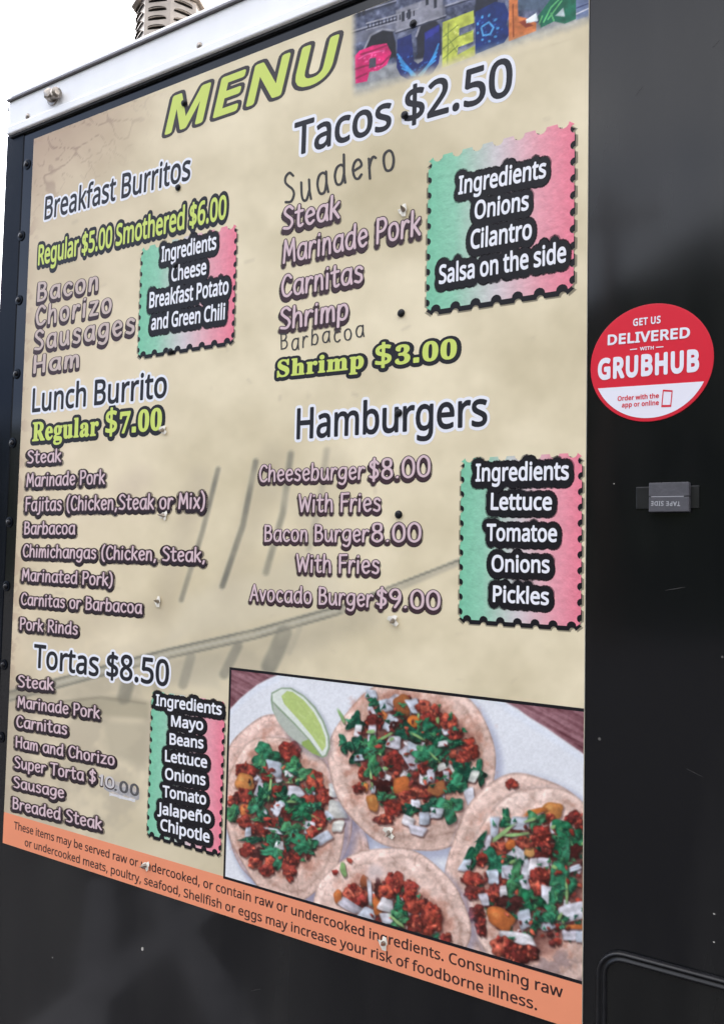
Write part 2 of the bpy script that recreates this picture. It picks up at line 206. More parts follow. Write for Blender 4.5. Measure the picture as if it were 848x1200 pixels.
def thing(name, label, cat, group=None):
    return tag(link(name, None), label, cat, group)


class MB:
    """gathers vertices (x, y, z) and faces with a material index"""

    def __init__(self):
        self.v, self.f, self.mi, self.mats, self.n = [], [], [], [], 0

    def slot(self, m):
        if m not in self.mats:
            self.mats.append(m)
        return self.mats.index(m)

    def add(self, vs, fs, m):
        s = self.slot(m)
        vs = [tuple(map(float, p)) for p in vs]
        self.v += vs
        self.f += [tuple(i + self.n for i in f) for f in fs]
        self.mi += [s] * len(fs)
        self.n += len(vs)

    def box(self, u0, u1, v0, v1, n0, n1, m):
        c = [W3(u, v, n) for n in (n0, n1) for v in (v0, v1) for u in (u0, u1)]
        self.add(c, [(0, 2, 3, 1), (4, 5, 7, 6), (0, 1, 5, 4), (2, 6, 7, 3), (0, 4, 6, 2), (1, 3, 7, 5)], m)

    def cyl(self, c, axis, r0, r1, h, m, seg=16, cap0=True):
        a = Vector(axis).normalized()
        b = a.orthogonal().normalized()
        d = a.cross(b)
        c = Vector(c)
        vs = []
        for r, hh in ((r0, 0), (r1, h)):
            for k in range(seg):
                t = 2 * math.pi * k / seg
                vs.append(c + a * hh + (b * math.cos(t) + d * math.sin(t)) * r)
        fs = [(k, (k + 1) % seg, seg + (k + 1) % seg, seg + k) for k in range(seg)]
        fs.append(tuple(range(seg, 2 * seg)))
        if cap0:
            fs.append(tuple(range(seg - 1, -1, -1)))
        self.add(vs, fs, m)

    def lathe(self, c, axis, prof, m, seg=24):
        a = Vector(axis).normalized()
        b = a.orthogonal().normalized()
        d = a.cross(b)
        c = Vector(c)
        vs = []
        for r, h in prof:
            for k in range(seg):
                t = 2 * math.pi * k / seg
                vs.append(c + a * h + (b * math.cos(t) + d * math.sin(t)) * r)
        fs = []
        for j in range(len(prof) - 1):
            for k in range(seg):
                k2 = (k + 1) % seg
                fs.append((j * seg + k, j * seg + k2, (j + 1) * seg + k2, (j + 1) * seg + k))
        fs.append(tuple((len(prof) - 1) * seg + k for k in range(seg)))
        self.add(vs, fs, m)

    def build(self, name, parent=None, smooth=False, bevel=0.0):
        me = bpy.data.meshes.new(name)
        me.from_pydata(self.v, [], self.f)
        for m in self.mats:
            me.materials.append(m)
        me.polygons.foreach_set('material_index', self.mi)
        if smooth:
            me.polygons.foreach_set('use_smooth', [True] * len(self.f))
        me.update()
        o = link(name, me, parent)
        if bevel > 0:
            b = o.modifiers.new('bevel', 'BEVEL')
            b.width = bevel
            b.segments = 2
            b.limit_method = 'ANGLE'
        return o


# ------------------------------------------------------------------ lettering
def dec(G):
    out = {}
    for ch, rec in G.items():
        polys = []
        for s in rec[1:]:
            a = np.array([int(k) for k in s.split()], float).reshape(-1, 2)
            polys.append(a)
        out[ch] = (float(rec[0]), polys)
    return out


SANS_G, SERIF_G = dec(SANS), dec(SERIF)
SERIF_G['$'] = (SANS_G['$'][0] + 20, SANS_G['$'][1])
SERIF_G['.'] = (190.0, [np.array([(40, 0), (40, 105), (145, 105), (145, 0)], float)])
ND = SANS_G['n']
if 'ñ' not in SANS_G:
    SANS_G['ñ'] = ND

# casual hand-lettered face: strokes on a 100-unit cap height; ~ = smooth, @ = smooth and closed
CASUAL_SRC = {
    ' ': '26', 'a': '54|~45,60 34,68 16,62 6,36 12,8 26,0 38,8 46,34|48,68 46,30 51,0', 'b': '50|8,100 6,0|~6,34 16,62 34,66 44,44 40,12 26,0 8,8',
    'c': '46|~42,56 30,68 14,60 6,34 14,8 28,0 42,10', 'd': '56|~46,58 34,68 16,62 6,36 12,8 26,0 38,8 46,34|48,100 46,30 50,0',
    'e': '48|~8,32 24,36 42,42 38,60 26,68 12,58 6,34 14,8 28,0 42,11', 'f': '36|~38,94 28,100 18,88 16,60 15,0|3,64 34,66',
    'g': '54|~45,60 34,68 16,62 6,38 12,14 26,6 38,14 46,36|~47,66 46,0 36,-24 22,-28 8,-20', 'h': '50|8,100 6,0|~6,36 18,62 32,66 40,50 42,0',
    'i': '20|9,66 8,0|9,90 10,93', 'j': '28|~18,66 18,0 12,-22 0,-26|18,90 19,93', 'k': '46|8,100 6,0|40,66 8,30|17,38 42,0', 'l': '20|10,100 8,0',
    'm': '68|8,66 6,0|~6,36 16,62 26,66 32,50 32,0|~32,36 42,62 52,66 59,50 61,0', 'n': '48|8,66 6,0|~6,36 18,62 30,66 38,50 40,0',
    'o': '52|@26,68 10,58 6,34 12,8 26,0 40,8 46,34 40,60', 'p': '50|8,66 6,-30|~6,36 16,62 34,66 44,44 40,12 26,0 8,8', 'r': '38|8,66 6,0|~6,34 16,58 27,67 36,61',
    's': '44|~38,58 26,68 12,62 11,46 24,36 35,28 36,10 24,0 7,7', 't': '40|~18,94 16,40 18,8 27,0 37,6|2,66 36,68', 'u': '54|~8,66 8,22 16,3 30,3 42,28|44,66 44,28 49,0',
    'v': '44|4,66 22,0 40,66', 'x': '44|6,66 40,0|40,66 4,0', 'z': '46|6,66 40,66 6,1 42,2',
    'A': '58|4,0 30,100 54,0|14,36 46,36', 'B': '54|8,100 8,0|~8,98 34,96 43,78 32,58 10,54|~10,54 40,50 48,26 36,4 8,1', 'C': '56|~52,84 38,99 20,92 7,52 16,10 36,0 54,14',
    'F': '48|8,100 8,0|8,98 46,100|8,54 40,56', 'H': '60|8,100 8,0|52,100 52,0|8,52 52,54', 'M': '70|6,0 12,98 34,30 56,98 64,0',
    'P': '50|8,100 8,0|~8,98 36,98 47,74 34,50 8,46', 'R': '56|8,100 8,0|~8,98 36,98 46,74 34,52 8,48|24,48 52,0',
    'S': '54|~48,86 32,100 14,92 10,74 26,56 42,42 48,22 34,2 8,6', 'T': '56|2,98 56,100|30,98 28,0', 'W': '76|4,100 20,2 38,80 56,2 74,100',
    '0': '64|@32,100 12,84 6,50 12,14 32,0 52,14 58,50 52,84', '1': '36|6,80 22,100 20,0', '8': '62|@31,100 14,92 14,66 31,54 50,40 52,14 31,0 10,14 12,40 31,54 48,66 48,92',
    '9': '60|~52,70 40,48 18,50 8,72 20,96 40,98 52,76 50,40 30,0', '$': '54|~48,80 32,94 14,86 12,70 28,54 44,42 46,22 30,8 8,16|30,108 26,-8',
    '.': '24|10,3 12,5', ',': '24|14,6 8,-14', '(': '30|~26,108 12,80 8,40 14,0 26,-18', ')': '30|~4,108 18,80 22,40 16,0 4,-18',
}


def catmull(p, closed=False, k=4):
    p = np.array(p, float)
    n = len(p)
    out = []
    for i in range(n if closed else n - 1):
        if closed:
            a, b, c, d = p[i - 1], p[i], p[(i + 1) % n], p[(i + 2) % n]
        else:
            a, b, c, d = p[max(i - 1, 0)], p[i], p[i + 1], p[min(i + 2, n - 1)]
        for t in np.arange(k) / k:
            out.append(0.5 * (2 * b + (c - a) * t + (2 * a - 5 * b + 4 * c - d) * t * t + (3 * b - a - 3 * c + d) * t ** 3))
    if not closed:
        out.append(p[-1])
    return np.array(out)


CASUAL_G = {}
for ch, s in CASUAL_SRC.items():
    parts = s.split('|')
    st = []
    for q in parts[1:]:
        k = q[0]
        pts = [tuple(map(float, a.split(','))) for a in q.lstrip('~@').split()]
        if k == '@':
            st.append((catmull(pts, True), True))
        elif k == '~':
            st.append((catmull(pts), False))
        else:
            st.append((np.array(pts), False))
    CASUAL_G[ch] = (float(parts[0]), st)

FONTS = {'sans': (SANS_G, 573.0), 'serif': (SERIF_G, 455.0), 'casual': (CASUAL_G, 100.0)}
_cache = {}


def ribbon(lines, r, seg):
    """union-like stroke: shallow roofs along the segments, shallow cones at the points; z = 0..1"""
    vs, fs = [], []
    for pts, closed in lines:
        n = len(pts)
        for i in range(n if closed else n - 1):
            a, b = pts[i], pts[(i + 1) % n]
            d = b - a
            L = math.hypot(*d)
            if L < 1e-6:
                continue
            q = np.array([-d[1], d[0]]) / L * r
            k = len(vs)
            vs += [(*(a + q), 0), (*a, 1), (*(a - q), 0), (*(b + q), 0), (*b, 1), (*(b - q), 0)]
            fs += [(k, k + 1, k + 4, k + 3), (k + 1, k + 2, k + 5, k + 4)]
        for i in range(n):
            if closed or 0 < i < n - 1:
                e0, e1 = pts[i] - pts[i - 1], pts[(i + 1) % n] - pts[i]
                tn = abs(math.atan2(e0[0] * e1[1] - e0[1] * e1[0], e0 @ e1))
                if tn < 0.1:
                    continue
            k = len(vs)
            vs.append((*pts[i], 1))
            for j in range(seg):
                t = 2 * math.pi * (j + 0.5) / seg
                vs.append((pts[i][0] + r * math.cos(t), pts[i][1] + r * math.sin(t), 0))
            fs += [(k, k + 1 + j, k + 1 + (j + 1) % seg) for j in range(seg)]
    return np.array(vs, float).reshape(-1, 3), fs


def glyph_geo(font, ch, kind, r):
    key = (font, ch, kind, r)
    if key in _cache:
        return _cache[key]
    G, cap = FONTS[font]
    adv, sh = G[ch]
    if not sh:
        g = (np.zeros((0, 3)), [])
    elif font == 'casual':
        g = ribbon(sh, r * cap, 10)
    elif kind == 'fill':
        def inside(q, s):
            a, b = s, np.roll(s, -1, 0)
            c = (a[:, 1] > q[1]) != (b[:, 1] > q[1])
            with np.errstate(divide='ignore', invalid='ignore'):
                xi = a[:, 0] + (q[1] - a[:, 1]) * (b[:, 0] - a[:, 0]) / (b[:, 1] - a[:, 1])
            return (c & (q[0] < xi)).sum() % 2 == 1
        outer = [i for i in range(len(sh)) if not any(i != j and inside(sh[i][0], sh[j]) for j in range(len(sh)))]
        vs, fs = [], []
        for i in outer:
            grp = [sh[i]] + [sh[j] for j in range(len(sh)) if j not in outer and inside(sh[j][0], sh[i])]
            k = sum(len(q) for q in vs)
            fs += [tuple(t + k for t in f) for f in tessellate_polygon([[Vector((p[0], p[1], 0)) for p in q] for q in grp])]
            vs += grp
        allp = np.concatenate(vs)
        g = (np.c_[allp, np.zeros(len(allp))], fs)
    else:
        g = ribbon([(s, True) for s in sh], r * cap, 10 if r > 0.05 else 6)
    _cache[key] = g
    return g


def lettering(name, text, font, L, Rt, top, layers, parent, n0=0.0032, shear=0.0, track=0.0, jit=0.0, label=None):
    """one printed line. L, Rt: its baseline's ends in photograph pixels, top: pixel height of the capitals' top at L.
    layers: (material, kind, radius in cap heights, (dx, dy) in cap heights, level)"""
    G, cap = FONTS[font]
    u0, v0 = plane(*L)
    u1, v1 = plane(*Rt)
    ut, vt = plane(L[0], top)
    p0, p1 = np.array([u0, v0]), np.array([u1, v1])
    ex = (p1 - p0) / np.linalg.norm(p1 - p0)
    ey = np.array([-ex[1], ex[0]])
    H = abs(float(vt - v0))
    x = 0.0
    place = []
    lo, hi = 1e9, -1e9
    for ch in text:
        adv, sh = G[ch]
        if sh:
            pts = np.concatenate([s[0] if font == 'casual' else s for s in sh])
            lo, hi = min(lo, x + pts[:, 0].min()), max(hi, x + pts[:, 0].max())
        place.append((ch, x))
        x += adv + track * cap
    sx = np.linalg.norm(p1 - p0) / (hi - lo)
    sy = H / cap
    V_, F_, MI, mats = [], [], [], []
    cnt = 0
    jr = random.Random(text)
    js = [(jr.uniform(-jit, jit), jr.uniform(-jit, jit) * 2, 1 + jr.uniform(-jit, jit)) for _ in place]
    for (m, kind, r, (dx, dy), lev) in layers:
        if m not in mats:
            mats.append(m)
        mi = mats.index(m)
        for (ch, gx), (ja, jy, jsz) in zip(place, js):
            vs, fs = glyph_geo(font, ch, kind, r)
            if not len(vs):
                continue
            a = (vs[:, 0] + vs[:, 1] * (shear + ja) + gx - lo) * sx + dx * H
            b = vs[:, 1] * sy * jsz + (dy + jy) * H
            pu = p0[0] + a * ex[0] + b * ey[0]
            pv = p0[1] + a * ex[1] + b * ey[1]
            V_.append(np.stack([pu, -(n0 + lev * 0.0001 + vs[:, 2] * 0.00004), pv + Z0], 1))
            F_ += [tuple(i + cnt for i in f) for f in fs]
            MI += [mi] * len(fs)
            cnt += len(vs)
    me = bpy.data.meshes.new(name)
    me.from_pydata(np.concatenate(V_).tolist(), [], F_)
    for m in mats:
        me.materials.append(m)
    me.polygons.foreach_set('material_index', MI)
    me.update()
    o = link(name, me, parent)
    if label:
        o['label'] = label
    return o


# ------------------------------------------------------------------ printed pictures: colour per vertex of a fine sheet
_lat = np.random.default_rng(11).random((64, 64))


def vnoise(x, y, s, seed=0):
    x, y = x / s + seed * 7.31, y / s + seed * 3.77
    i, j = np.floor(x).astype(int), np.floor(y).astype(int)
    fx, fy = x - i, y - j
    fx, fy = fx * fx * (3 - 2 * fx), fy * fy * (3 - 2 * fy)
    g = lambda a, b: _lat[a % 64, b % 64]
    return (g(i, j) * (1 - fx) + g(i + 1, j) * fx) * (1 - fy) + (g(i, j + 1) * (1 - fx) + g(i + 1, j + 1) * fx) * fy


def fbm(x, y, s, seed=0, o=4):
    t, a, w = 0, 0.5, 0
    for k in range(o):
        t = t + a * vnoise(x, y, s / 2 ** k, seed + k * 5)
        w += a
        a *= 0.55
    return t / w


def sst(a, b, x):
    t = np.clip((x - a) / (b - a), 0, 1)
    return t * t * (3 - 2 * t)


class Print:
    def __init__(self, u0, u1, v0, v1, step, keep=None):
        nu, nv = int(round((u1 - u0) / step)) + 1, int(round((v1 - v0) / step)) + 1
        self.u, self.v = np.meshgrid(np.linspace(u0, u1, nu), np.linspace(v0, v1, nv))
        self.x, self.y = pixel(self.u, self.v)
        self.img = np.zeros((nv, nu, 3))

    def over(self, mask, col, sl=None):
        I = self.img if sl is None else self.img[sl]
        c = np.asarray(col, float)
        I[...] = I * (1 - mask[..., None]) + c * mask[..., None]

    def window(self, x, y, r):
        m = (np.abs(self.x - x) < r) & (np.abs(self.y - y) < r)
        rows, cols = np.where(m.any(1))[0], np.where(m.any(0))[0]
        if not len(rows) or not len(cols):
            return None
        return (slice(rows[0], rows[-1] + 1), slice(cols[0], cols[-1] + 1))

    def poly(self, pts, col, soft=1.0):
        pts = np.array(pts, float)
        x, y = self.x, self.y
        sgn = np.zeros(x.shape, bool)
        d = np.full(x.shape, 1e9)
        for i in range(len(pts)):
            a, b = pts[i], pts[(i + 1) % len(pts)]
            e = b - a
            t = np.clip(((x - a[0]) * e[0] + (y - a[1]) * e[1]) / max(e @ e, 1e-9), 0, 1)
            d = np.minimum(d, np.hypot(x - a[0] - t * e[0], y - a[1] - t * e[1]))
            c = ((a[1] > y) != (b[1] > y))
            with np.errstate(divide='ignore', invalid='ignore'):
                xi = a[0] + (y - a[1]) * e[0] / (e[1] if e[1] else 1e-9)
            sgn ^= c & (x < xi)
        s = np.where(sgn, d, -d)
        m = sst(-soft / 2, soft / 2, s)
        if col is not None:
            self.over(m, col)
        return m

    def line(self, pts, w, col, soft=1.0, op=1.0):
        pts = np.array(pts, float)
        d = np.full(self.x.shape, 1e9)
        for a, b in zip(pts[:-1], pts[1:]):
            e = b - a
            t = np.clip(((self.x - a[0]) * e[0] + (self.y - a[1]) * e[1]) / max(e @ e, 1e-9), 0, 1)
            d = np.minimum(d, np.hypot(self.x - a[0] - t * e[0], self.y - a[1] - t * e[1]))
        self.over(op * sst(w / 2 + soft / 2, w / 2 - soft / 2, d), col)

    def build(self, name, m, n, parent):
        nv, nu = self.u.shape
        me = bpy.data.meshes.new(name)
        co = np.stack([self.u, np.full_like(self.u, -n), self.v + Z0], -1).reshape(-1, 3)
        idx = np.arange(nv * nu).reshape(nv, nu)
        q = np.stack([idx[:-1, :-1], idx[:-1, 1:], idx[1:, 1:], idx[1:, :-1]], -1).reshape(-1, 4)
        me.vertices.add(len(co))
        me.vertices.foreach_set('co', co.ravel().astype(np.float32))
        me.loops.add(q.size)
        me.loops.foreach_set('vertex_index', q.ravel().astype(np.int32))
        me.polygons.add(len(q))
        me.polygons.foreach_set('loop_start', np.arange(0, q.size, 4, dtype=np.int32))
        me.update(calc_edges=True)
        at = me.color_attributes.new('ink', 'FLOAT_COLOR', 'POINT')
        c = np.ones((len(co), 4), np.float32)
        c[:, :3] = lin(np.clip(self.img, 0, 255)).reshape(-1, 3)
        at.data.foreach_set('color', c.ravel())
        me.materials.append(m)
        return link(name, me, parent)


# ------------------------------------------------------------------ materials
VINYL = dict(rough=0.4, spec=0.2)
M_ink = mat('printed_vinyl', rough=0.38, spec=0.22, attr='ink', bump=0.0006, bscale=14)
M_photo = mat('printed_photograph', rough=0.33, spec=0.22, attr='ink', bump=0.0006, bscale=14)
M_white = mat('white_ink', (236, 236, 243), **VINYL)
M_dark = mat('charcoal_ink', (36, 36, 43), **VINYL)
M_black = mat('black_ink', (26, 24, 29), **VINYL)
M_glow = mat('soft_black_ink', (40, 36, 40), alpha=0.42, **VINYL)
M_lime = mat('lime_ink', (206, 220, 112), **VINYL)
M_pink = mat('pale_pink_ink', (216, 190, 196), **VINYL)
M_plum = mat('plum_ink', (66, 48, 54), **VINYL)
M_plumsoft = mat('soft_plum_ink', (66, 52, 54), alpha=0.45, **VINYL)
M_brownpale = mat('pale_brown_ink', (203, 184, 178), **VINYL)
M_brown = mat('brown_ink', (66, 52, 54), **VINYL)
M_marker = mat('grey_marker', (72, 70, 70), rough=0.7, spec=0.2, noise=0.25, nscale=400)
M_strip = mat('orange_strip_ink', (236, 148, 112), noise=0.03, nscale=9, **VINYL)
M_striptext = mat('dark_brown_ink', (58, 40, 40), **VINYL)

# ------------------------------------------------------------------ the setting
M_asphalt = mat('asphalt', (46, 46, 48), rough=0.9, noise=0.25, nscale=40, bump=0.004, bscale=200)
M_walk = mat('concrete_walk', (150, 148, 142), rough=0.9, noise=0.12, nscale=6)
M_hill = mat('hillside_scrub', (30, 35, 28), rough=0.95, noise=0.5, nscale=0.6, spec=0.1)

g = MB()
g.add([(-900, -900, 0), (900, -900, 0), (900, 900, 0), (-900, 900, 0)], [(0, 1, 2, 3)], M_asphalt)
tag(g.build('ground'), kind='structure')

# wooded hillside across the lot, behind the photographer: the black paint mirrors it
nx, ny = 320, 40
xs, ys = np.meshgrid(np.linspace(-140, 140, nx), np.linspace(-20, -75, ny))
hh = np.clip(15.2 + 0.25 * (xs + 5), 9.2, 21) * sst(0, 0.3, (-ys - 20) / 55) * (0.86 + 0.3 * fbm(xs + 200, ys + 200, 22, 3)) + 2.4 * (fbm(xs + 200, ys + 200, 4, 9) - 0.5) * sst(0, 0.1, (-ys - 20) / 55)
hm = MB()
ii = np.arange(nx * ny).reshape(ny, nx)
hm.add(np.stack([xs, ys, hh - 0.05], -1).reshape(-1, 3), np.stack([ii[:-1, :-1], ii[1:, :-1], ii[1:, 1:], ii[:-1, 1:]], -1).reshape(-1, 4).tolist(), M_hill)
tag(hm.build('hillside', smooth=True), kind='structure')

M_zinc0 = mat('grey_porcelain', (120, 122, 124), rough=.3)
M_stripe = mat('reflection_stripe_paint', (78, 79, 84), rough=0.8, noise=0.2, nscale=9)


def mirrored(x, y):
    """where the paint at a pixel mirrors the ground"""
    u, v = plane(x, y)
    d = np.array([u - CAM[0], v - CAM[1], CAM[2]])
    t = -(Z0 + v) / d[1]
    return np.array([u + d[0] * t, -d[2] * t])


for a, b, wd in (((70, 1196), (212, 1082), .17), ((205, 1080), (243, 1150), .16), ((118, 1075), (104, 1190), .13)):  # unseen ground stripes, added to mirror as pale bars in the paint
    a, b = mirrored(*a), mirrored(*b)
    d = (b - a) / np.linalg.norm(b - a)
    q = np.array([-d[1], d[0]]) * wd / 2
    a, b = a - d * .4, b + d * .5
    w = MB()
    w.add([(*p, .004 + .001 * (wd < .165) + .001 * (wd < .15)) for p in (a - q, b - q, b + q, a + q)], [(0, 1, 2, 3)], M_stripe)
    tag(w.build('reflection_stripe'), kind='structure')

M_pole = mat('weathered_pole_wood', (74, 62, 52), rough=.9, noise=.3, nscale=8)
pole = thing('utility_pole', 'tall wooden utility pole across the lot, mirrored as a dark streak above the sticker', 'utility pole')
pole.location = (-3.9, -14.2, 0)
w = MB()
w.cyl((0, 0, 0), (0, 0, 1), .17, .12, 8.6, M_pole, 14)
w.build('post', pole)
w = MB()
w.add([(x, y, z) for z in (7.7, 7.84) for y in (.13, .23) for x in (-1.1, 1.1)], [(0, 2, 3, 1), (4, 5, 7, 6), (0, 1, 5, 4), (2, 6, 7, 3), (0, 4, 6, 2), (1, 3, 7, 5)], M_pole)
arm = w.build('crossarm', pole)
for x in (-1.0, -.45, .45, 1.0):
    w = MB()
    w.lathe((x, .18, 7.84), (0, 0, 1), [(.03, 0), (.03, .05), (.055, .07), (.05, .12), (.03, .15)], M_zinc0, 10)
    w.build('insulator', arm)

# ------------------------------------------------------------------ the truck


def paint(name, col=(11, 12, 16), rough=0.13, bump=0.0012, specks=True, spec=0.34):
    m = mat(name, col, rough=rough, spec=spec)
    t = m.node_tree
    p = t.nodes['Principled BSDF']
    tc = t.nodes.new('ShaderNodeTexCoord')

    def noise(scale, detail, sx=1, sz=1):
        mp = t.nodes.new('ShaderNodeMapping')
        mp.inputs['Scale'].default_value = (sx, 1, sz)
        n = t.nodes.new('ShaderNodeTexNoise')
        n.inputs['Scale'].default_value = scale
        n.inputs['Detail'].default_value = detail
        t.links.new(tc.outputs['Object'], mp.inputs[0])
        t.links.new(mp.outputs[0], n.inputs['Vector'])
        return n.outputs['Fac']

    def ramp(src, a, b, lo, hi):
        r = t.nodes.new('ShaderNodeMapRange')
        for k, v in zip(('From Min', 'From Max', 'To Min', 'To Max'), (a, b, lo, hi)):
            r.inputs[k].default_value = v
        t.links.new(src, r.inputs['Value'])
        return r.outputs[0]
    wav = noise(1.7, 2)
    b = t.nodes.new('ShaderNodeBump')
    b.inputs['Strength'].default_value = 1
    b.inputs['Distance'].default_value = bump * 4
    t.links.new(wav, b.inputs['Height'])
    t.links.new(b.outputs[0], p.inputs['Normal'])
    t.links.new(ramp(noise(3.2, 6, 1, 0.5), 0.35, 0.7, rough * 0.7, rough * 2.0), p.inputs['Roughness'])
    if specks:                                  # dust grains and road film
        v = t.nodes.new('ShaderNodeTexVoronoi')
        v.inputs['Scale'].default_value = 26
        t.links.new(tc.outputs['Object'], v.inputs['Vector'])
        dots = ramp(v.outputs['Distance'], 0.035, 0.06, 1, 0)
        gate = ramp(noise(6, 2), 0.56, 0.62, 0, 1)
        mu = t.nodes.new('ShaderNodeMath')
        mu.operation = 'MULTIPLY'
        t.links.new(dots, mu.inputs[0])
        t.links.new(gate, mu.inputs[1])
        film = ramp(noise(3.1, 8, 1.6, 0.35), 0.45, 0.8, 0, 0.035)
        ad = t.nodes.new('ShaderNodeMath')
        ad.operation = 'ADD'
        t.links.new(film, ad.inputs[1])
        sc = t.nodes.new('ShaderNodeMath')
        sc.operation = 'MULTIPLY'
        sc.inputs[1].default_value = 0.35
        t.links.new(mu.outputs[0], sc.inputs[0])
        t.links.new(sc.outputs[0], ad.inputs[0])
        mx = t.nodes.new('ShaderNodeMix')
        mx.data_type = 'RGBA'
        mx.inputs['A'].default_value = rgba(col)
        mx.inputs['B'].default_value = rgba((190, 186, 178))
        t.links.new(ad.outputs[0], mx.inputs['Factor'])
        t.links.new(mx.outputs['Result'], p.inputs['Base Color'])
    return m


M_paint = paint('black_truck_paint', rough=0.085)
M_trim = paint('black_trim_paint', (11, 15, 24), rough=0.16, bump=0.002, specks=False, spec=0.1)
M_rail = mat('white_painted_aluminium', (248, 248, 250), rough=0.3, spec=0.5, noise=0.03, nscale=14)
M_under = mat('under_rail_shade', (22, 22, 24), rough=0.6, bump=0.0004, bscale=300)
M_steel = mat('stainless_steel', (138, 130, 122), rough=0.28, metal=1.0, noise=0.15, nscale=25, bump=0.0004, bscale=80)
M_hole = mat('dark_opening', (14, 12, 10), rough=0.9, spec=0.1)
M_bolt = mat('dark_bolt', (34, 34, 38), rough=0.35, metal=0.6, spec=0.5)
M_zinc = mat('dull_zinc', (150, 142, 134), rough=0.35, metal=1.0, noise=0.25, nscale=120)
M_roof = mat('white_roof_sheet', (210, 212, 215), rough=0.5, noise=0.05, nscale=5)

UL = -1.3578                                          # rear corner of the truck
truck = thing('food_truck', 'glossy black food truck wall with white metal roof rail and bolted edge trim', 'food truck')
rn = 0.010
rt = float(np.mean([plane(9.2, 119, rn)[1], plane(260, 6, rn)[1]]))
rb = float(np.mean([plane(9.2, 159.5, rn)[1], plane(260, 55, rn)[1]]))
ru = float(plane(9.2, 140, rn)[0])
w = MB()
w.box(UL, 2.6, -1.45, rt - 0.012, -2.2, 0, M_paint)
w.build('body', truck)
w = MB()
w.box(UL - 0.001, UL + 0.058, -1.45, rb + 0.004, -0.03, 0.0014, M_trim)
w.build('edge_trim', truck, bevel=0.0012)
w = MB()
w.box(UL - 0.01, 2.62, rt - 0.013, rt - 0.004, -2.22, -0.002, M_roof)
w.build('roof', truck)
w = MB()                                              # rail: face plate, stepped foot and a dark drip lip along the top
w.box(ru, 2.6, rb + 0.018, rt - 0.004, 0.0, rn - 0.002, M_rail)
w.box(ru, 2.6, rb, rb + 0.0179, 0.0, rn + 0.002, M_rail)
rail = w.build('roof_rail', truck, bevel=0.0025)
w = MB()
w.box(ru - 0.002, 2.602, rt - 0.0038, rt, -0.02, rn + 0.004, mat('grey_rail_cap', (120, 116, 118), rough=0.4, metal=0.4))
w.build('rail_cap', rail)
w = MB()
w.box(ru + 0.002, 2.6, rt + 0.0003, rt + 0.0125, -0.03, rn - 0.003, M_rail)
w.build('top_flange', rail, bevel=0.002)
w = MB()
w.box(ru + 0.004, 2.6, rb - 0.005, rb - 0.0005, 0.0, rn - 0.004, M_under)  # dark strip put in where the rail's shadow line falls
w.build('shade_strip', rail)

# rail screws and the hexagonal marker fitting
w = MB()
w.lathe((0, 0, 0), (0, -1, 0), [(0.0062, 0), (0.0062, 0.0012), (0.0052, 0.003), (0.0028, 0.0042), (0.0008, 0.0044)], M_zinc, 14)
scr = w.build('rail_screw', rail, smooth=True)
for i, (x, y) in enumerate([(32, 136), (233, 53), (452, -37)]):
    o = scr if i == 0 else scr.copy()
    if i:
        COL.objects.link(o)
        o.parent = rail
    u, v = plane(x, y, rn)
    o.location = W3(float(u), float(v), rn - 0.0022)
fu, fv = [float(k) for k in plane(62, 114, rn)]
w = MB()
w.lathe(W3(fu, fv, rn - 0.002), (0, -1, 0), [(0.017, 0), (0.017, 0.003), (0.013, 0.0035)], M_zinc, 18)
w.lathe(W3(fu, fv, rn), (0.25, -1, 0.1), [(0.0125, 0), (0.0125, 0.014), (0.010, 0.017), (0.004, 0.018)], M_zinc, 6)
w.lathe(W3(fu + 0.012, fv - 0.002, rn + 0.006), (1, -0.35, -0.1), [(0.009, 0), (0.009, 0.009), (0.011, 0.011), (0.011, 0.018), (0.005, 0.021)], M_zinc, 12)
w.build('hex_fitting', rail)

# stone chips and scratches in the black paint
M_chip = mat('bare_primer', (176, 172, 166), rough=.7)
M_scr = mat('dull_scratch', (44, 42, 42), rough=.6)
for x, y, a, b, tl, mm in ((167, 1112, .0042, .003, 70, M_chip), (62, 1122, .0014, .001, 0, M_chip), (748, 107, .0085, .0007, 48, M_scr), (838, 52, .006, .0006, 40, M_scr), (719, 567, .0011, .0008, 0, M_chip),
                           (836, 1071, .0014, .001, 0, M_chip), (836, 1104, .0014, .001, 0, M_chip), (790, 690, .014, .0005, 12, M_scr), (812, 905, .011, .0005, 160, M_scr), (300, 1160, .012, .0006, 24, M_scr)):
    u, v = [float(k) for k in plane(x, y)]
    w = MB()
    n_ = 11
    pts = []
    for k in range(n_):
        t = 2 * math.pi * k / n_
        p, q = a * math.cos(t) * rnd.uniform(.7, 1.1), b * math.sin(t) * rnd.uniform(.7, 1.1)
        pts.append((u + p * math.cos(R(tl)) - q * math.sin(R(tl)), v + p * math.sin(R(tl)) + q * math.cos(R(tl))))
    w.add([W3(p, q, .0002) for p, q in pts], [tuple(range(n_))], mm)
    w.build('paint_chip', truck)

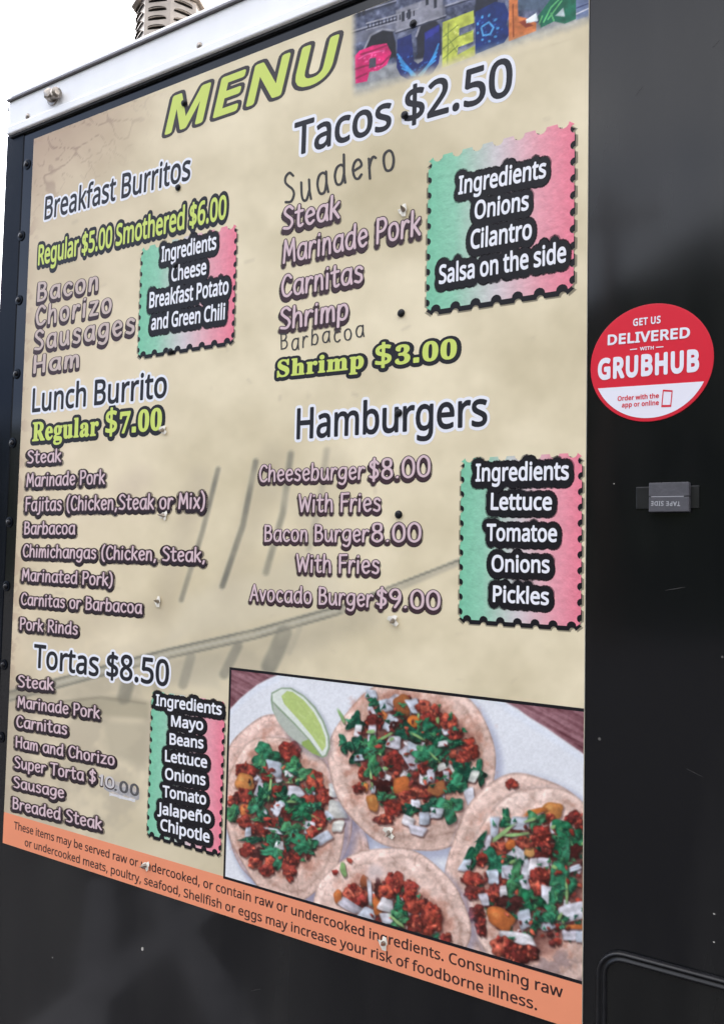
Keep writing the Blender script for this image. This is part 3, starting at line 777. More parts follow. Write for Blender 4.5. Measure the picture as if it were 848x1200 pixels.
# bolts down the edge trim, each pulling a shallow dimple
w = MB()
w.lathe((0, 0, 0), (0, -1, 0), [(0.0052, 0), (0.0052, 0.0016), (0.0046, 0.0034), (0.0028, 0.0046), (0.0006, 0.0048)], M_bolt, 18)
w.lathe((0, 0, 0), (0, -1, 0), [(0.011, 0.00005), (0.010, 0.0003), (0.007, 0.0006), (0.005, 0.0003)], M_trim, 24)
bolt = w.build('bolt', truck, smooth=True)
for i, (x, y) in enumerate([(31.8, 192.5), (25, 276.3), (22.3, 351.6), (19.5, 438), (14.9, 519), (11, 612), (7.5, 687), (4.5, 779), (1.5, 864)]):
    o = bolt if i == 0 else bolt.copy()
    if i:
        COL.objects.link(o)
        o.parent = truck
    u, v = plane(x, y, 0.0014)
    o.location = W3(float(u), float(v), 0.0014)
    o.rotation_euler = (0, i * 1.1, 0)

# hatch with a rounded rubber-edged rim, running out of the photograph at the lower right
hu0 = float(plane(699, 1170)[0])
hv1 = float(np.mean([plane(722, 1112)[1], plane(848, 1146)[1]]))
hu1, hv0, rad = hu0 + 0.62, hv1 - 0.52, 0.034


def rrect(u0, u1, v0, v1, r, k=8):
    pts = []
    for cu, cv, a0 in ((u0 + r, v1 - r, 180), (u1 - r, v1 - r, 90), (u1 - r, v0 + r, 0), (u0 + r, v0 + r, -90)):
        for i in range(k + 1):
            a = R(a0 - 90 * i / k)
            pts.append((cu + r * math.cos(a), cv + r * math.sin(a)))
    return pts


def rim(mb, u0, u1, v0, v1, r, prof, m):
    """prof: list of (inset, out) swept round the rounded rectangle"""
    vs, fs = [], []
    k = None
    for ins, out in prof:
        ring = rrect(u0 + ins, u1 - ins, v0 + ins, v1 - ins, max(r - ins, 0.004))
        k = len(ring)
        vs += [W3(a, b, out) for a, b in ring]
    for j in range(len(prof) - 1):
        fs += [(j * k + i, j * k + (i + 1) % k, (j + 1) * k + (i + 1) % k, (j + 1) * k + i) for i in range(k)]
    mb.add(vs, fs, m)


M_hatch = paint('hatch_paint', (13, 14, 15), rough=0.2, bump=0.001)
M_gasket = mat('worn_rubber_rim', (22, 22, 25), rough=0.36, spec=0.4, noise=0.3, nscale=60)
h = MB()
pts = rrect(hu0 + 0.012, hu1 - 0.012, hv0 + 0.012, hv1 - 0.012, 0.024)
h.add([W3(a, b, 0.0015) for a, b in pts], [tuple(range(len(pts) - 1, -1, -1))], M_hatch)
hatch = h.build('hatch', truck)
h = MB()
rim(h, hu0, hu1, hv0, hv1, rad, [(0, 0), (0.0005, 0.005), (0.002, 0.0072), (0.004, 0.0068), (0.0052, 0.004), (0.0072, 0.0036), (0.0088, 0.006), (0.0105, 0.0066), (0.0122, 0.005), (0.0128, 0.001)], M_gasket)
h.build('rubber_rim', hatch, smooth=True)

# roof vent: octagonal stainless body with rows of hooded louvres under a wider cap
vn = -0.42
vent = thing('roof_vent', 'octagonal stainless steel roof vent with dark hooded louvres above the white rail', 'roof vent')
va, vb = float(plane(161, 20, vn)[0]), float(plane(244, 20, vn)[0])
vc = (va + vb) / 2
face = Vector((CAM[0] - vc, -(CAM[2] - vn), 0)).normalized()         # the side seen from the lot
across = abs(Vector((-face.y, face.x, 0)).x) * abs(vb - va)
vr = across / 2 * 1.0
base = rt - 0.004
fn = vn + vr * .8
rows = [float(plane(190, y, fn)[1]) for y in (10.6, 21, 31.5)]
pitch = rows[0] - rows[1]
rows = [rows[0] + pitch] + rows + [rows[2] - pitch]
topv = rows[0] + pitch * 0.8
turn = math.atan2(face.y, face.x) + R(20)
w = MB()
oct8 = [Vector((math.cos(turn + R(22.5 + 45 * k)), math.sin(turn + R(22.5 + 45 * k)), 0)) * vr for k in range(8)]
w.add([(vc + p.x, -vn + p.y, z + Z0) for z in (base, topv) for p in oct8], [(k, (k + 1) % 8, 8 + (k + 1) % 8, 8 + k) for k in range(8)] + [tuple(range(8, 16))], M_steel)
body_v = w.build('vent_body', vent, bevel=0.002)
body_v.rotation_euler = (0, 0, 0)
for k in range(8):
    q0, q1 = oct8[k], oct8[(k + 1) % 8]
    mid = (q0 + q1) / 2
    nrm = mid.normalized()
    tan = (q1 - q0) / 2
    if nrm.dot(face) < -0.2:
        continue
    cen = Vector(W3(vc, 0, vn)) + mid
    for v in rows:
        L = MB()
        hw, hh_, dp = 0.72, pitch * 0.30, pitch * 0.30
        z = v + Z0
        def pt(a, dz, o):
            p = cen + tan * a + nrm * o
            return (p.x, p.y, z + dz)
        n_ = 8
        up = [(-math.cos(math.pi * i / n_) * hw, math.sin(math.pi * i / n_) ** 0.6 * hh_) for i in range(n_ + 1)]
        vs = [pt(a, -hh_ * 0.55, 0.001) for a, _ in up] + [pt(a, b * 0.75 - hh_ * 0.55, 0.0012) for a, b in up]
        L.add(vs, [(i, i + 1, n_ + 2 + i, n_ + 1 + i) for i in range(n_)], M_hole)
        vs = [pt(a, b - hh_ * 0.3, 0.0006) for a, b in up] + [pt(a * 0.97, b * 0.62 - hh_ * 0.3, dp * math.sin(math.pi * i / n_) ** 0.7 + 0.0015) for i, (a, b) in enumerate(up)]
        L.add(vs, [(i, i + 1, n_ + 2 + i, n_ + 1 + i) for i in range(n_)], M_steel)
        L.build('louvre', body_v)
w = MB()
lev = [(1.0, 0.0), (1.14, 0.002), (1.14, 0.02), (0.8, 0.05), (0.2, 0.062)]
w.add([(vc + p.x * q, -vn + p.y * q, topv + z + Z0) for q, z in lev for p in oct8], [(8 * j + k, 8 * j + (k + 1) % 8, 8 * j + 8 + (k + 1) % 8, 8 * j + 8 + k) for j in range(4) for k in range(8)] + [tuple(range(32, 40))], M_steel)
w.build('vent_cap', vent, bevel=0.0015)

# ------------------------------------------------------------------ the menu board
BU0, BU1, BV0, BV1, BN = -1.2632, -0.0804, -0.8502, 0.6158, 0.003
board = thing('menu_board', 'large cream printed menu panel with taco photograph fixed to the black truck wall', 'menu board')


def parchment(x, y):
    """aged paper print, x and y in photograph pixels"""
    n1, n2, n3 = fbm(x, y, 170, 1), fbm(x, y, 60, 2), fbm(x, y, 14, 3)
    c = np.array([224, 210, 178.0]) + ((n1 - 0.5) * 48 + (n2 - 0.5) * 34 + (n3 - 0.5) * 7)[..., None] * np.array([1, 1.0, 1.05])
    warm = sst(330, 20, x + 0.1 * y) * 0.55
    c = c * (1 - warm[..., None]) + (np.array([214, 194, 166.0]) + ((n2 - 0.5) * 22)[..., None]) * warm[..., None]
    # brown, crackled upper corner and left margin
    d = np.hypot((x - 41) / 1.45, (y - 163 + 0.38 * (x - 41)) / 1.0)
    e = sst(120, 5, d + 50 * (n2 - 0.5))
    c = c * (1 - 0.45 * e[..., None]) + np.array([158, 124, 104.0]) * 0.45 * e[..., None]
    cr = np.abs(fbm(x, y, 26, 8, 2) - 0.5)
    cr2 = np.abs(fbm(x + 90, y, 19, 6, 2) - 0.5)
    m = (np.maximum(sst(0.022, 0.004, cr), 0.7 * sst(0.02, 0.004, cr2)) * sst(125, 20, d))[..., None] * 0.42
    c = c * (1 - m) + np.array([112, 84, 74.0]) * m
    edge = sst(16, 0, x - (41.2 - 0.045 * (y - 163))) * (0.25 + 0.5 * (n3 > 0.55)) * 0.45
    return c * (1 - edge[..., None]) + np.array([150, 118, 100.0]) * edge[..., None]


P = Print(BU0, BU1, BV0, BV1, 0.0034)
P.img[...] = parchment(P.x, P.y)
# faded print of old stone steps and columns
G1, G2, G3 = (150, 142, 124), (128, 124, 110), (176, 165, 146)
nz = fbm(P.x, P.y, 40, 21)
low = sst(690, 860, P.y + 0.22 * (P.x - 130)) * sst(430, 250, P.x)
P.over(low * (0.2 + 0.5 * sst(0.4, 0.65, nz)), (184, 172, 150))
for pg, cc, sf, op in [([(68, 830), (98, 818), (150, 815), (178, 823), (176, 843), (124, 839), (90, 842)], (168, 158, 134), 9, .75), ([(120, 842), (176, 848), (173, 900), (128, 886)], (182, 171, 147), 14, .7),
                       ([(15, 806), (60, 800), (70, 830), (40, 840), (12, 832)], (184, 170, 146), 14, .5), ([(196, 776), (262, 762), (258, 806), (196, 800)], (196, 186, 162), 12, .5),
                       ([(214, 702), (380, 640), (410, 700), (290, 735), (200, 752)], (217, 206, 182), 26, .45)]:
    P.over(P.poly(pg, None, sf) * op, cc)
for pts, wd, cc, so, op in [
    ([(60, 815), (200, 786), (330, 755), (430, 722)], 34, (170, 160, 138), 30, .42), ([(235, 560), (190, 720)], 26, (186, 172, 148), 26, .4), ([(322, 535), (270, 690)], 30, (190, 177, 152), 28, .4), ([(396, 540), (350, 650)], 26, (194, 181, 155), 26, .35), ([(40, 745), (190, 712)], 26, (190, 176, 150), 26, .35),
    ([(257, 550), (239, 622), (214, 703)], 5.5, (126, 122, 110), 4, .8), ([(301, 541), (286, 616), (262, 687)], 6.5, (120, 117, 106), 4, .85),
    ([(342, 532), (333, 600), (313, 671)], 7, (134, 130, 116), 5, .75), ([(384, 528), (376, 590), (363, 643)], 7, (160, 152, 134), 6, .55),
    ([(165, 562), (150, 575)], 30, (190, 172, 152), 26, .35),
    ([(12, 816), (67, 801), (134, 783), (198, 766), (300, 743), (400, 714)], 13, (166, 160, 142), 4, .75), ([(400, 714), (470, 688), (540, 658)], 8, (170, 163, 146), 5, .6),
    ([(12, 811), (134, 778), (198, 761), (300, 738), (400, 710), (540, 656)], 2.6, (112, 112, 102), 2, .75), ([(12, 821), (134, 788), (198, 771), (300, 748), (400, 719)], 2.4, (120, 118, 106), 2, .7),
    ([(67, 801), (198, 766), (300, 743), (400, 714)], 2.2, (204, 199, 182), 2, .55),
    ([(334, 742), (326, 762), (317, 780)], 19, (132, 129, 116), 6, .75), ([(352, 737), (340, 764)], 7, (172, 164, 144), 4, .5),
    ([(280, 757), (264, 790)], 11, (138, 134, 120), 5, .7), ([(225, 770), (216, 802)], 11, (146, 141, 126), 5, .65), ([(152, 797), (147, 817)], 16, (128, 124, 110), 6, .65),
    ([(190, 778), (184, 806)], 8, (160, 153, 135), 5, .5), ([(14, 812), (66, 812)], 5, (140, 130, 112), 4, .5), ([(74, 822), (120, 817), (172, 824)], 3, (134, 126, 108), 3, .5),
    ([(300, 560), (420, 640)], 20, (214, 203, 178), 20, .3)]:
    P.line(pts, wd, cc, so, op * (0.55 + 0.7 * fbm(P.x, P.y, 22, 77)))
# handling marks and faint smears
for k in range(46):
    x, y = rnd.uniform(40, 680), rnd.uniform(60, 820)
    P.line([(x, y), (x + rnd.uniform(-9, 9), y + rnd.uniform(-4, 4))], rnd.uniform(1, 5), (178, 162, 138), 4, rnd.uniform(.08, .28))
w = MB()
w.box(BU0, BU1, BV0, BV1, 0.0002, BN - 0.0004, mat('white_panel_edge', (215, 210, 200), rough=0.5))
panel = w.build('panel', board)
P.build('parchment_print', M_ink, BN, panel)

# photograph of the big painted letters in a town square, fading into the paper
cu0, cu1 = float(plane(408, 60)[0]), BU1 - 0.0003
cv0 = float(plane(560, 82)[1])
C = Print(cu0, cu1, cv0, BV1 - 0.0003, 0.0012)
sx = lambda p: [(410 + a / 2.924, b / 2.924) for a, b in p]
n1, n2 = fbm(C.x, C.y, 16, 4), fbm(C.x, C.y, 5, 6)
C.img[...] = np.array([92, 98, 122.0]) + ((n1 - .5) * 120 + (n2 - .5) * 90)[..., None]
C.poly(sx([(-20, 120), (330, 20), (330, 60), (-20, 165)]), (120, 122, 138), 3)
C.poly(sx([(55, 172), (75, 128), (115, 108), (150, 112), (160, 150), (160, 200), (60, 200)]), (32, 33, 44), 2.5)
C.line(sx([(52, 172), (74, 124), (115, 103), (152, 108)]), 2, (160, 160, 170), 2)
C.poly(sx([(160, 40), (320, -20), (320, 70), (160, 120)]), (150, 150, 162), 3)
C.poly(sx([(0, 0), (160, -60), (160, 20), (0, 70)]), (70, 76, 96), 4)
C.poly(sx([(232, 130), (244, 92), (270, 74), (300, 76), (316, 100), (316, 210), (232, 210)]), (40, 42, 56), 3)
C.line(sx([(230, 128), (243, 90), (270, 71), (302, 72)]), 1.8, (164, 162, 172), 2)
C.poly(sx([(425, 60), (436, -10), (470, -30), (505, -20), (512, 60)]), (46, 50, 66), 3)
for q in ([(0, 120), (160, 72)], [(160, 118), (330, 62)], [(0, 62), (160, 12)], [(330, 30), (560, -44)]):
    C.line(sx(q), 1.6, (54, 58, 78), 1.6)
    C.line(sx([(a, b - 6) for a, b in q]), 1.4, (170, 170, 182), 1.4)
for k in range(14):
    a = 66 + k * 12
    C.line(sx([(a, 84 - k * 3.6), (a, 106 - k * 3.6)]), 1.2, (40, 42, 56), 1)
C.line(sx([(60, 84), (235, 34)]), 1.6, (168, 168, 178), 1)
C.line(sx([(60, 106), (235, 58)]), 1.6, (160, 160, 172), 1)
for a, b in ((30, 60), (45, 55), (180, 75), (200, 68), (290, 30), (262, 20), (450, -20), (520, -25)):
    C.poly(sx([(a, b - 30), (a + 10, b - 33), (a + 10, b), (a, b + 3)]), (50, 54, 68), 1.5)
C.poly(sx([(520, -60), (830, -150), (830, 40), (560, 40)]), (92, 108, 128), 6)
C.poly(sx([(-20, 250), (330, 190), (830, 20), (830, 120), (-20, 400)]), (150, 152, 156), 4)
C.line(sx([(-10, 318), (330, 232), (830, 62)]), 5, (176, 178, 178), 5, .8)
C.poly(sx([(20, 195), (35, 178), (80, 160), (128, 152), (145, 185), (130, 225), (100, 245), (70, 250), (62, 282), (22, 290)]), (222, 44, 118))
for q in ([(22, 240), (60, 228), (110, 225), (140, 195)], [(40, 190), (80, 178), (128, 160)], [(24, 272), (60, 255)]):
    C.line(sx(q), 2.0, (160, 22, 84), 1.4)
C.line(sx([(34, 205), (60, 190), (120, 176)]), 1.6, (240, 100, 160), 1.5)
C.poly(sx([(70, 205), (92, 200), (92, 232), (68, 238)]), (86, 84, 96))
C.poly(sx([(165, 140), (213, 120), (218, 170), (222, 212), (236, 222), (252, 212), (258, 180), (258, 115), (310, 85), (313, 180), (306, 222), (288, 252), (262, 270), (232, 278), (200, 276), (176, 262), (163, 236)]), (34, 48, 112))
for i in range(5):
    C.line(sx([(166 + 4 * i, 190 + 12 * i), (192 + 8 * i, 225 + 8 * i), (214 + 3 * i, 262)]), 2.2, (72, 152, 216), 1)
    C.line(sx([(306 - 3 * i, 155 + 14 * i), (286 - 6 * i, 205 + 8 * i), (250 - 3 * i, 262)]), 2.0, (72, 152, 216), 1)
C.poly(sx([(258, 118), (308, 90), (306, 112), (262, 140)]), (54, 60, 150), 2)
C.poly(sx([(320, 80), (425, 40), (428, 82), (376, 102), (376, 128), (425, 106), (425, 146), (372, 166), (370, 192), (430, 160), (430, 195), (318, 238)]), (196, 204, 92))
for q in ([(322, 130), (372, 90)], [(322, 170), (370, 130), (420, 112)], [(340, 85), (336, 225)], [(322, 205), (372, 160)], [(330, 120), (368, 180)]):
    C.line(sx(q), 1.2, (134, 150, 70), 1)
C.poly(sx([(432, 45), (500, 10), (532, 15), (546, 50), (538, 88), (550, 118), (530, 150), (432, 190)]), (26, 54, 118))
for k in range(16):
    a, b = rnd.uniform(0, 6.28), rnd.uniform(.3, 1)
    for cx, cy, rx_, ry_, cc in ((82, 215, 52, 46, (250, 120, 176)), (236, 215, 62, 56, (60, 110, 190)), (372, 140, 46, 70, (230, 232, 140)), (486, 98, 46, 62, (50, 100, 176)), (590, 96, 38, 34, (232, 164, 104)), (712, 46, 54, 42, (66, 150, 108))):
        x, y = cx + rx_ * b * math.cos(a + cx), cy + ry_ * b * math.sin(a + cx)
        m = C.poly(sx([(x - 4, y + 1), (x + 1, y - 4), (x + 5, y - 1), (x, y + 4)]), None, 1.4)
        ok = np.abs(C.img - np.array({82: (222, 44, 118), 236: (34, 48, 112), 372: (196, 204, 92), 486: (26, 54, 118), 590: (206, 124, 74), 712: (34, 112, 88)}[cx])).sum(-1) < 60
        C.over(m * ok * .8, cc)
for q in ([(455, 95), (478, 80), (494, 98), (482, 122), (458, 125), (452, 100)],):
    C.line(sx(q), 2.2, (92, 164, 220), 1)
for k in range(9):
    t = k * 0.7
    C.line(sx([(472 + 34 * math.cos(t), 102 - 44 * math.sin(t)), (474 + 36 * math.cos(t), 100 - 46 * math.sin(t))]), 2.6, (84, 156, 214), 1.2)
C.poly(sx([(546, 0), (576, -10), (578, 60), (604, 66), (640, 82), (640, 110), (546, 146)]), (206, 124, 74))
C.line(sx([(560, 20), (562, 130)]), 1.5, (150, 80, 44), 1)
C.poly(sx([(580, 80), (602, 72), (630, 92), (604, 100)]), (150, 70, 50), 1.4)
C.poly(sx([(604, 72), (640, 48), (646, 76), (606, 84)]), (228, 234, 234))
C.poly(sx([(645, 60), (690, 0), (776, -16), (776, 70), (736, 86), (700, 78), (655, 100)]), (34, 112, 88))
for q in ([(665, 80), (690, 30), (720, 0)], [(680, 70), (710, 30), (726, 8)], [(700, 75), (690, 50)], [(650, 85), (660, 60)]):
    C.line(sx(q), 1.8, (104, 186, 120), 1)
C.poly(sx([(705, 58), (732, 30), (738, 62)]), (188, 200, 200), 1.5)
C.poly(sx([(776, -20), (830, -36), (830, 56), (776, 74)]), (120, 134, 168), 2)
C.line(sx([(778, 52), (830, 28)]), 1.5, (226, 226, 236), 1)
C.line(sx([(778, 32), (830, 12)]), 1.2, (60, 66, 110), 1)
C.img *= (0.72 + 0.42 * fbm(C.x, C.y, 7, 15, 3))[..., None]
C.img = np.clip((C.img - 96) * 1.12 + 92, 8, 250)
bgc = parchment(C.x, C.y)
yl = 109 - 0.312 * (C.x - 430.5)
al = sst(6, -14, C.y - yl + 8 * (n1 - .5)) * sst(411, 421, C.x)
C.img = C.img * al[..., None] + bgc * (1 - al[..., None])
C.build('city_photo', M_photo, BN + 0.00012, board)

# photograph of four tacos on a plate
TU0, TU1, TV0, TV1 = -0.6745, -0.0808, -0.7876, -0.4490
T = Print(TU0, TU1, TV0, TV1, 0.00086)
X, Y = T.x, T.y
nA, nB, nC = fbm(X, Y, 40, 31), fbm(X, Y, 11, 32), fbm(X, Y, 4, 33)
T.img[...] = np.array([228, 229, 235.0]) + ((nA - .5) * 16)[..., None]
gl = sst(640, 430, Y - 0.3 * X + 300 * 0 - 0)
edge1 = np.interp(X, [262, 272, 283, 293, 303, 314, 328, 340], [846, 829.5, 818, 809.7, 802, 796, 790, 770])
edge2 = np.interp(X, [585, 594, 607, 620, 640, 660, 683, 700], [812, 823, 830, 839.6, 852, 866, 882, 894])
grain = fbm((X + Y * .55) * .35, (Y - X * .55) * 3.2, 14, 41)
wood = np.array([132, 84, 92.0]) + ((grain - .5) * 120 + (nC - .5) * 40)[..., None]
for m in (sst(1.5, -1.5, Y - edge1) * (X < 345), sst(1.5, -1.5, Y - edge2) * (X > 580)):
    T.img = T.img * (1 - m[..., None]) + wood * m[..., None]
rimm = np.exp(-((Y - edge1 - 5) / 4) ** 2) * (X < 345) + np.exp(-((Y - edge2 - 7) / 5) ** 2) * (X > 580)
T.over(np.clip(rimm, 0, 1) * .5, (222, 228, 242))


def ell(cx, cy, rx_, ry_, rot, wob=0.02, seed=0):
    c, s = math.cos(R(rot)), math.sin(R(rot))
    dx, dy = X - cx, Y - cy
    a, b = (dx * c + dy * s) / rx_, (-dx * s + dy * c) / ry_
    t = np.arctan2(b, a)
    r_ = np.hypot(a, b)
    e = 1 + wob * (np.sin(3 * t + seed) + .7 * np.sin(5 * t + 2.1 * seed) + .4 * np.sin(9 * t + seed * 3))
    return r_ / e, t, min(rx_, ry_)


def tortilla(cx, cy, rx_, ry_, rot, seed, col=(224, 189, 174)):
    r_, t, q = ell(cx, cy, rx_, ry_, rot, 0.02, seed)
    sh, _, _ = ell(cx + 4, cy + 6, rx_, ry_, rot, 0.012, seed)
    T.over(.5 * sst(1.10, .96, sh), (120, 124, 160))
    m = sst(1 + .8 / q, 1 - .8 / q, r_)
    blot = fbm(X, Y, 17, seed + 50)
    fine = fbm(X, Y, 5, seed + 60)
    c = np.array(col, float) + ((blot - .5) * 66 + (fine - .5) * 58)[..., None] * np.array([1, .95, .95])
    c += (sst(.86, .97, r_) * 10 - sst(.97, 1.0, r_) * 46)[..., None]
    c -= (np.exp(-((r_ - .86 - .03 * np.sin(4 * t + seed)) / .025) ** 2) * 20)[..., None]
    toast = sst(.62, .74, fbm(X + 31, Y, 13, seed + 90, 3)) * .5 + sst(.66, .74, fbm(X, Y + 17, 6, seed + 96, 2)) * .5
    c = c * (1 - .30 * toast[..., None]) + np.array([150, 104, 88.0]) * .30 * toast[..., None]
    c += (((X - cx) * -.10 + (Y - cy) * -.10))[..., None]
    crk = np.abs(fbm(X, Y, 12, seed + 70, 2) - .5)
    c -= (sst(.03, .0, crk) * 26 * sst(.6, .85, r_))[..., None]
    pale = sst(.6, .75, fbm(X, Y, 22, seed + 80))
    c += (pale * 16)[..., None]
    T.img = T.img * (1 - m[..., None]) + c * m[..., None]


PC = {'m': [(150, 56, 44), (168, 66, 50), (130, 48, 40), (190, 86, 64), (108, 44, 40), (158, 54, 46)], 'o': [(212, 118, 52), (206, 132, 70), (196, 104, 50)],
      'b': [(158, 92, 52), (146, 76, 46)], 'g': [(24, 84, 60), (34, 104, 70), (18, 66, 50), (46, 118, 84), (58, 120, 76)], 'w': [(214, 214, 224), (194, 202, 216), (224, 220, 224), (204, 200, 212)],
      'y': [(196, 140, 80)], 'k': [(70, 30, 28)], 'l': [(140, 180, 110)], 'p': [(214, 214, 206)]}
prn = random.Random(5)


def piece(kind, cx, cy, a, b, rot=0.0):
    r0 = max(a, b)
    sl = T.window(cx, cy, r0 * 1.6 + 5)
    if sl is None:
        return
    x, y = X[sl] - cx, Y[sl] - cy
    c, s = math.cos(R(rot)), math.sin(R(rot))
    col = np.array(prn.choice(PC[kind]), float) + prn.uniform(-9, 9)
    ph = [prn.uniform(0, 6.28) for _ in range(4)]
    p_, amp = {'w': (6.5, .03), 'p': (5, .04), 'o': (2.8, .06), 'b': (2.8, .08), 'm': (2.3, .085), 'k': (2, .17), 'g': (2, .15), 'l': (2.4, .08), 'y': (2.4, .08)}[kind]

    sk, tp = (prn.uniform(-.4, .4), prn.uniform(-.28, .28)) if kind in 'wp' else (0, 0)
    if kind == 'g':
        a, b = a * 1.14, b * 1.14

    def shape(x, y):
        u_, v_ = (x * c + y * s) / a, (-x * s + y * c) / b
        u_ = (u_ + sk * v_) * (1 + tp * v_)
        t = np.arctan2(v_, u_)
        r_ = (np.abs(u_) ** p_ + np.abs(v_) ** p_) ** (1 / p_)
        e = 1 + amp * ((2.2 * np.sin(3 * t + ph[0]) if kind == 'g' else np.sin(2 * t + ph[0]) * .6) + np.sin(3 * t + ph[1]) * (kind != 'g') + .8 * np.sin(5 * t + ph[2]) + (.7 * np.sin(8 * t + ph[3]) if kind in 'gmk' else 0))
        return r_ / e, u_, v_
    q = min(a, b)
    sh, _, _ = shape(x - 1.2, y - 2.0)
    T.over((.5 if r0 > 4 else .3) * sst(1.2, .9, sh), (52, 26, 26), sl)
    r_, u_, v_ = shape(x, y)
    m = sst(1 + .8 / q, 1 - .8 / q, r_)
    lit = (-.55 * x - .8 * y) / max(a, b)
    f = 1 + {'w': .07, 'p': .05, 'm': .26, 'k': .1, 'g': .28}.get(kind, .15) * lit
    gn = nC[sl] - .5
    gb = fbm(X[sl], Y[sl], 6, 90) - .5
    if kind in 'mk':
        f = f + 1.1 * gb + .55 * gn - .25 * sst(.7, 1, r_)
    elif kind == 'g':
        vein = np.exp(-(v_ / .09) ** 2) * .25 + .35 * np.sin(u_ * 7 + v_ * 5 + ph[0]) * .5
        f = f + .9 * gb + vein - .2 * sst(.75, 1, r_)
    elif kind in 'wp':
        f = f + .2 * gn + .25 * gb + .07 * np.sin(v_ * 5 + ph[1]) - .14 * u_ * np.cos(ph[2]) - .14 * sst(.7, 1, r_)
    else:
        f = f + .35 * gb + .2 * gn - .15 * sst(.7, 1, r_)
    T.over(m * (.92 if kind in 'wp' else 1), col * np.clip(f, .25, 1.7)[..., None], sl)
    if kind == 'g':
        gl = sst(.62, .75, fbm(X[sl], Y[sl], 3.2, 120 + int(ph[0] * 9), 2))
        T.over(m * gl * .5, (92, 156, 118), sl)
    if kind in 'mo' and prn.random() < .8:
        hl, _, _ = shape(x + .35 * a, y + .4 * b)
        T.over(.3 * sst(.42, .1, hl), np.clip(col * 1.5 + 22, 0, 240), sl)


def heap(kind, cx, cy, a, b, rot=0.0):
    """a spoonful of mince or a sprig of leaves: one base shape and several small ones over it"""
    k_ = .9 if kind in 'wo' else 1
    piece(kind, cx, cy, a * k_, b * k_, rot)
    if kind == 'w' and max(a, b) > 5 and prn.random() < .6:
        piece('g' if prn.random() < .6 else 'm', cx + prn.uniform(-.6, .6) * a, cy + prn.uniform(-.6, .6) * b, prn.uniform(1.6, 3), prn.uniform(1, 1.8), prn.uniform(0, 180))
    if kind not in 'mg' or max(a, b) < 4.2:
        return
    c, s = math.cos(R(rot)), math.sin(R(rot))
    for _ in range(int(3 + a * b / 14) if kind == 'm' else int(1 + a * b / 34)):
        t, q = prn.uniform(0, 6.283), math.sqrt(prn.random()) * .95
        x, y = a * q * math.cos(t), b * q * math.sin(t)
        r0 = prn.uniform(1.5, 2.9) if kind == 'm' else prn.uniform(1.8, 3.4)
        piece(kind, cx + x * c - y * s, cy + x * s + y * c, r0 * prn.uniform(1, 1.5), r0 * prn.uniform(.55, .9), prn.uniform(0, 180))


def bed(cx, cy, a, b, rot, seed):
    r_, t, q = ell(cx, cy, a, b, rot, .05, seed)
    T.over(.42 * sst(1.25, .85, r_ + .8 * (nB - .5)), (186, 104, 76))      # red oil soaked into the tortilla
    T.over(.7 * sst(1.02, .6, r_ + .5 * (nB - .5)), (78, 36, 34))
    lst = []
    for _ in range(int(a * b / 26)):
        aa, rr = prn.uniform(0, 6.283), math.sqrt(prn.random()) * .93
        x, y = rr * a * math.cos(aa), rr * b * math.sin(aa)
        cc, ss = math.cos(R(rot)), math.sin(R(rot))
        lst.append((cx + x * cc - y * ss, cy + x * ss + y * cc))
    for x, y in lst:
        z = prn.random()
        kd = 'm' if z < .5 else 'g' if z < .78 else 'k' if z < .88 else 'w'
        s = prn.uniform(2.2, 5.0)
        piece(kd, x, y, s, s * prn.uniform(.6, 1), prn.uniform(0, 180))


def scatter(txt, ox, oy, sc):
    for q in txt.split(';'):
        q = q.split()
        if len(q) < 5:
            continue
        v = [float(k) for k in q[1:]]
        heap(q[0], ox + v[0] / sc, oy + v[1] / sc, v[2] / sc, v[3] / sc, v[4] if len(v) > 4 else prn.uniform(-12, 12))


# left taco
tortilla(372, 1002, 62, 86, -14, 3, (222, 186, 174))
tortilla(336, 944, 76, 106, -12, 1, (220, 182, 168))
tortilla(335, 958, 68, 98, -12, 2)
bed(332, 948, 54, 72, -10, 1)
scatter('m 460 610 80 75;g 285 630 75 65;g 250 720 40 50;w 355 730 55 60;g 480 710 60 45;w 455 765 35 28;g 540 760 60 40;m 640 820 60 75;m 700 930 55 70;p 780 885 45 45;m 150 740 80 45;o 140 825 75 65;w 255 865 36 75 25;m 130 920 60 50;m 60 960 40 40;o 150 1030 50 55;g 45 1045 45 50;g 300 900 35 70;l 320 880 9 85;m 370 890 35 45;g 410 920 45 45;w 500 890 60 45;w 610 900 35 26 50;g 600 880 30 18;m 590 950 50 40;g 480 970 60 40;w 380 1000 36 55 30;m 300 790 50 30;l 500 815 60 12 -15', 265, 780, 6.057)
scatter('g 240 270 55 80;g 270 200 40 50;w 375 290 30 55 25;m 445 310 50 40;g 500 270 60 50;g 560 320 70 50;g 640 270 35 30;p 790 290 60 60;w 735 335 22 45 -40;p 800 410 40 40;m 660 370 55 70;w 600 420 40 50;m 620 450 40 40;m 140 380 45 50;m 235 430 55 45;m 330 385 35 30;w 340 440 60 18 10;g 460 440 55 60;g 500 480 50 35;w 165 450 24 38;g 210 505 80 20;m 290 465 40 30;w 685 500 80 42 -32;g 550 540 75 60;g 340 520 40 50;w 385 545 35 35;m 160 580 55 50;k 250 610 60 50;g 330 600 70 25 20;m 210 670 45 40;m 320 670 40 45;m 300 720 55 45;g 390 640 45 60;m 460 690 55 75 10;m 455 615 40 55;m 455 770 22 35;l 320 140 10 85;l 640 345 30 7 25;l 470 235 35 10 5;w 295 330 12 40 -25;m 500 640 25 40', 265, 900, 6.057)
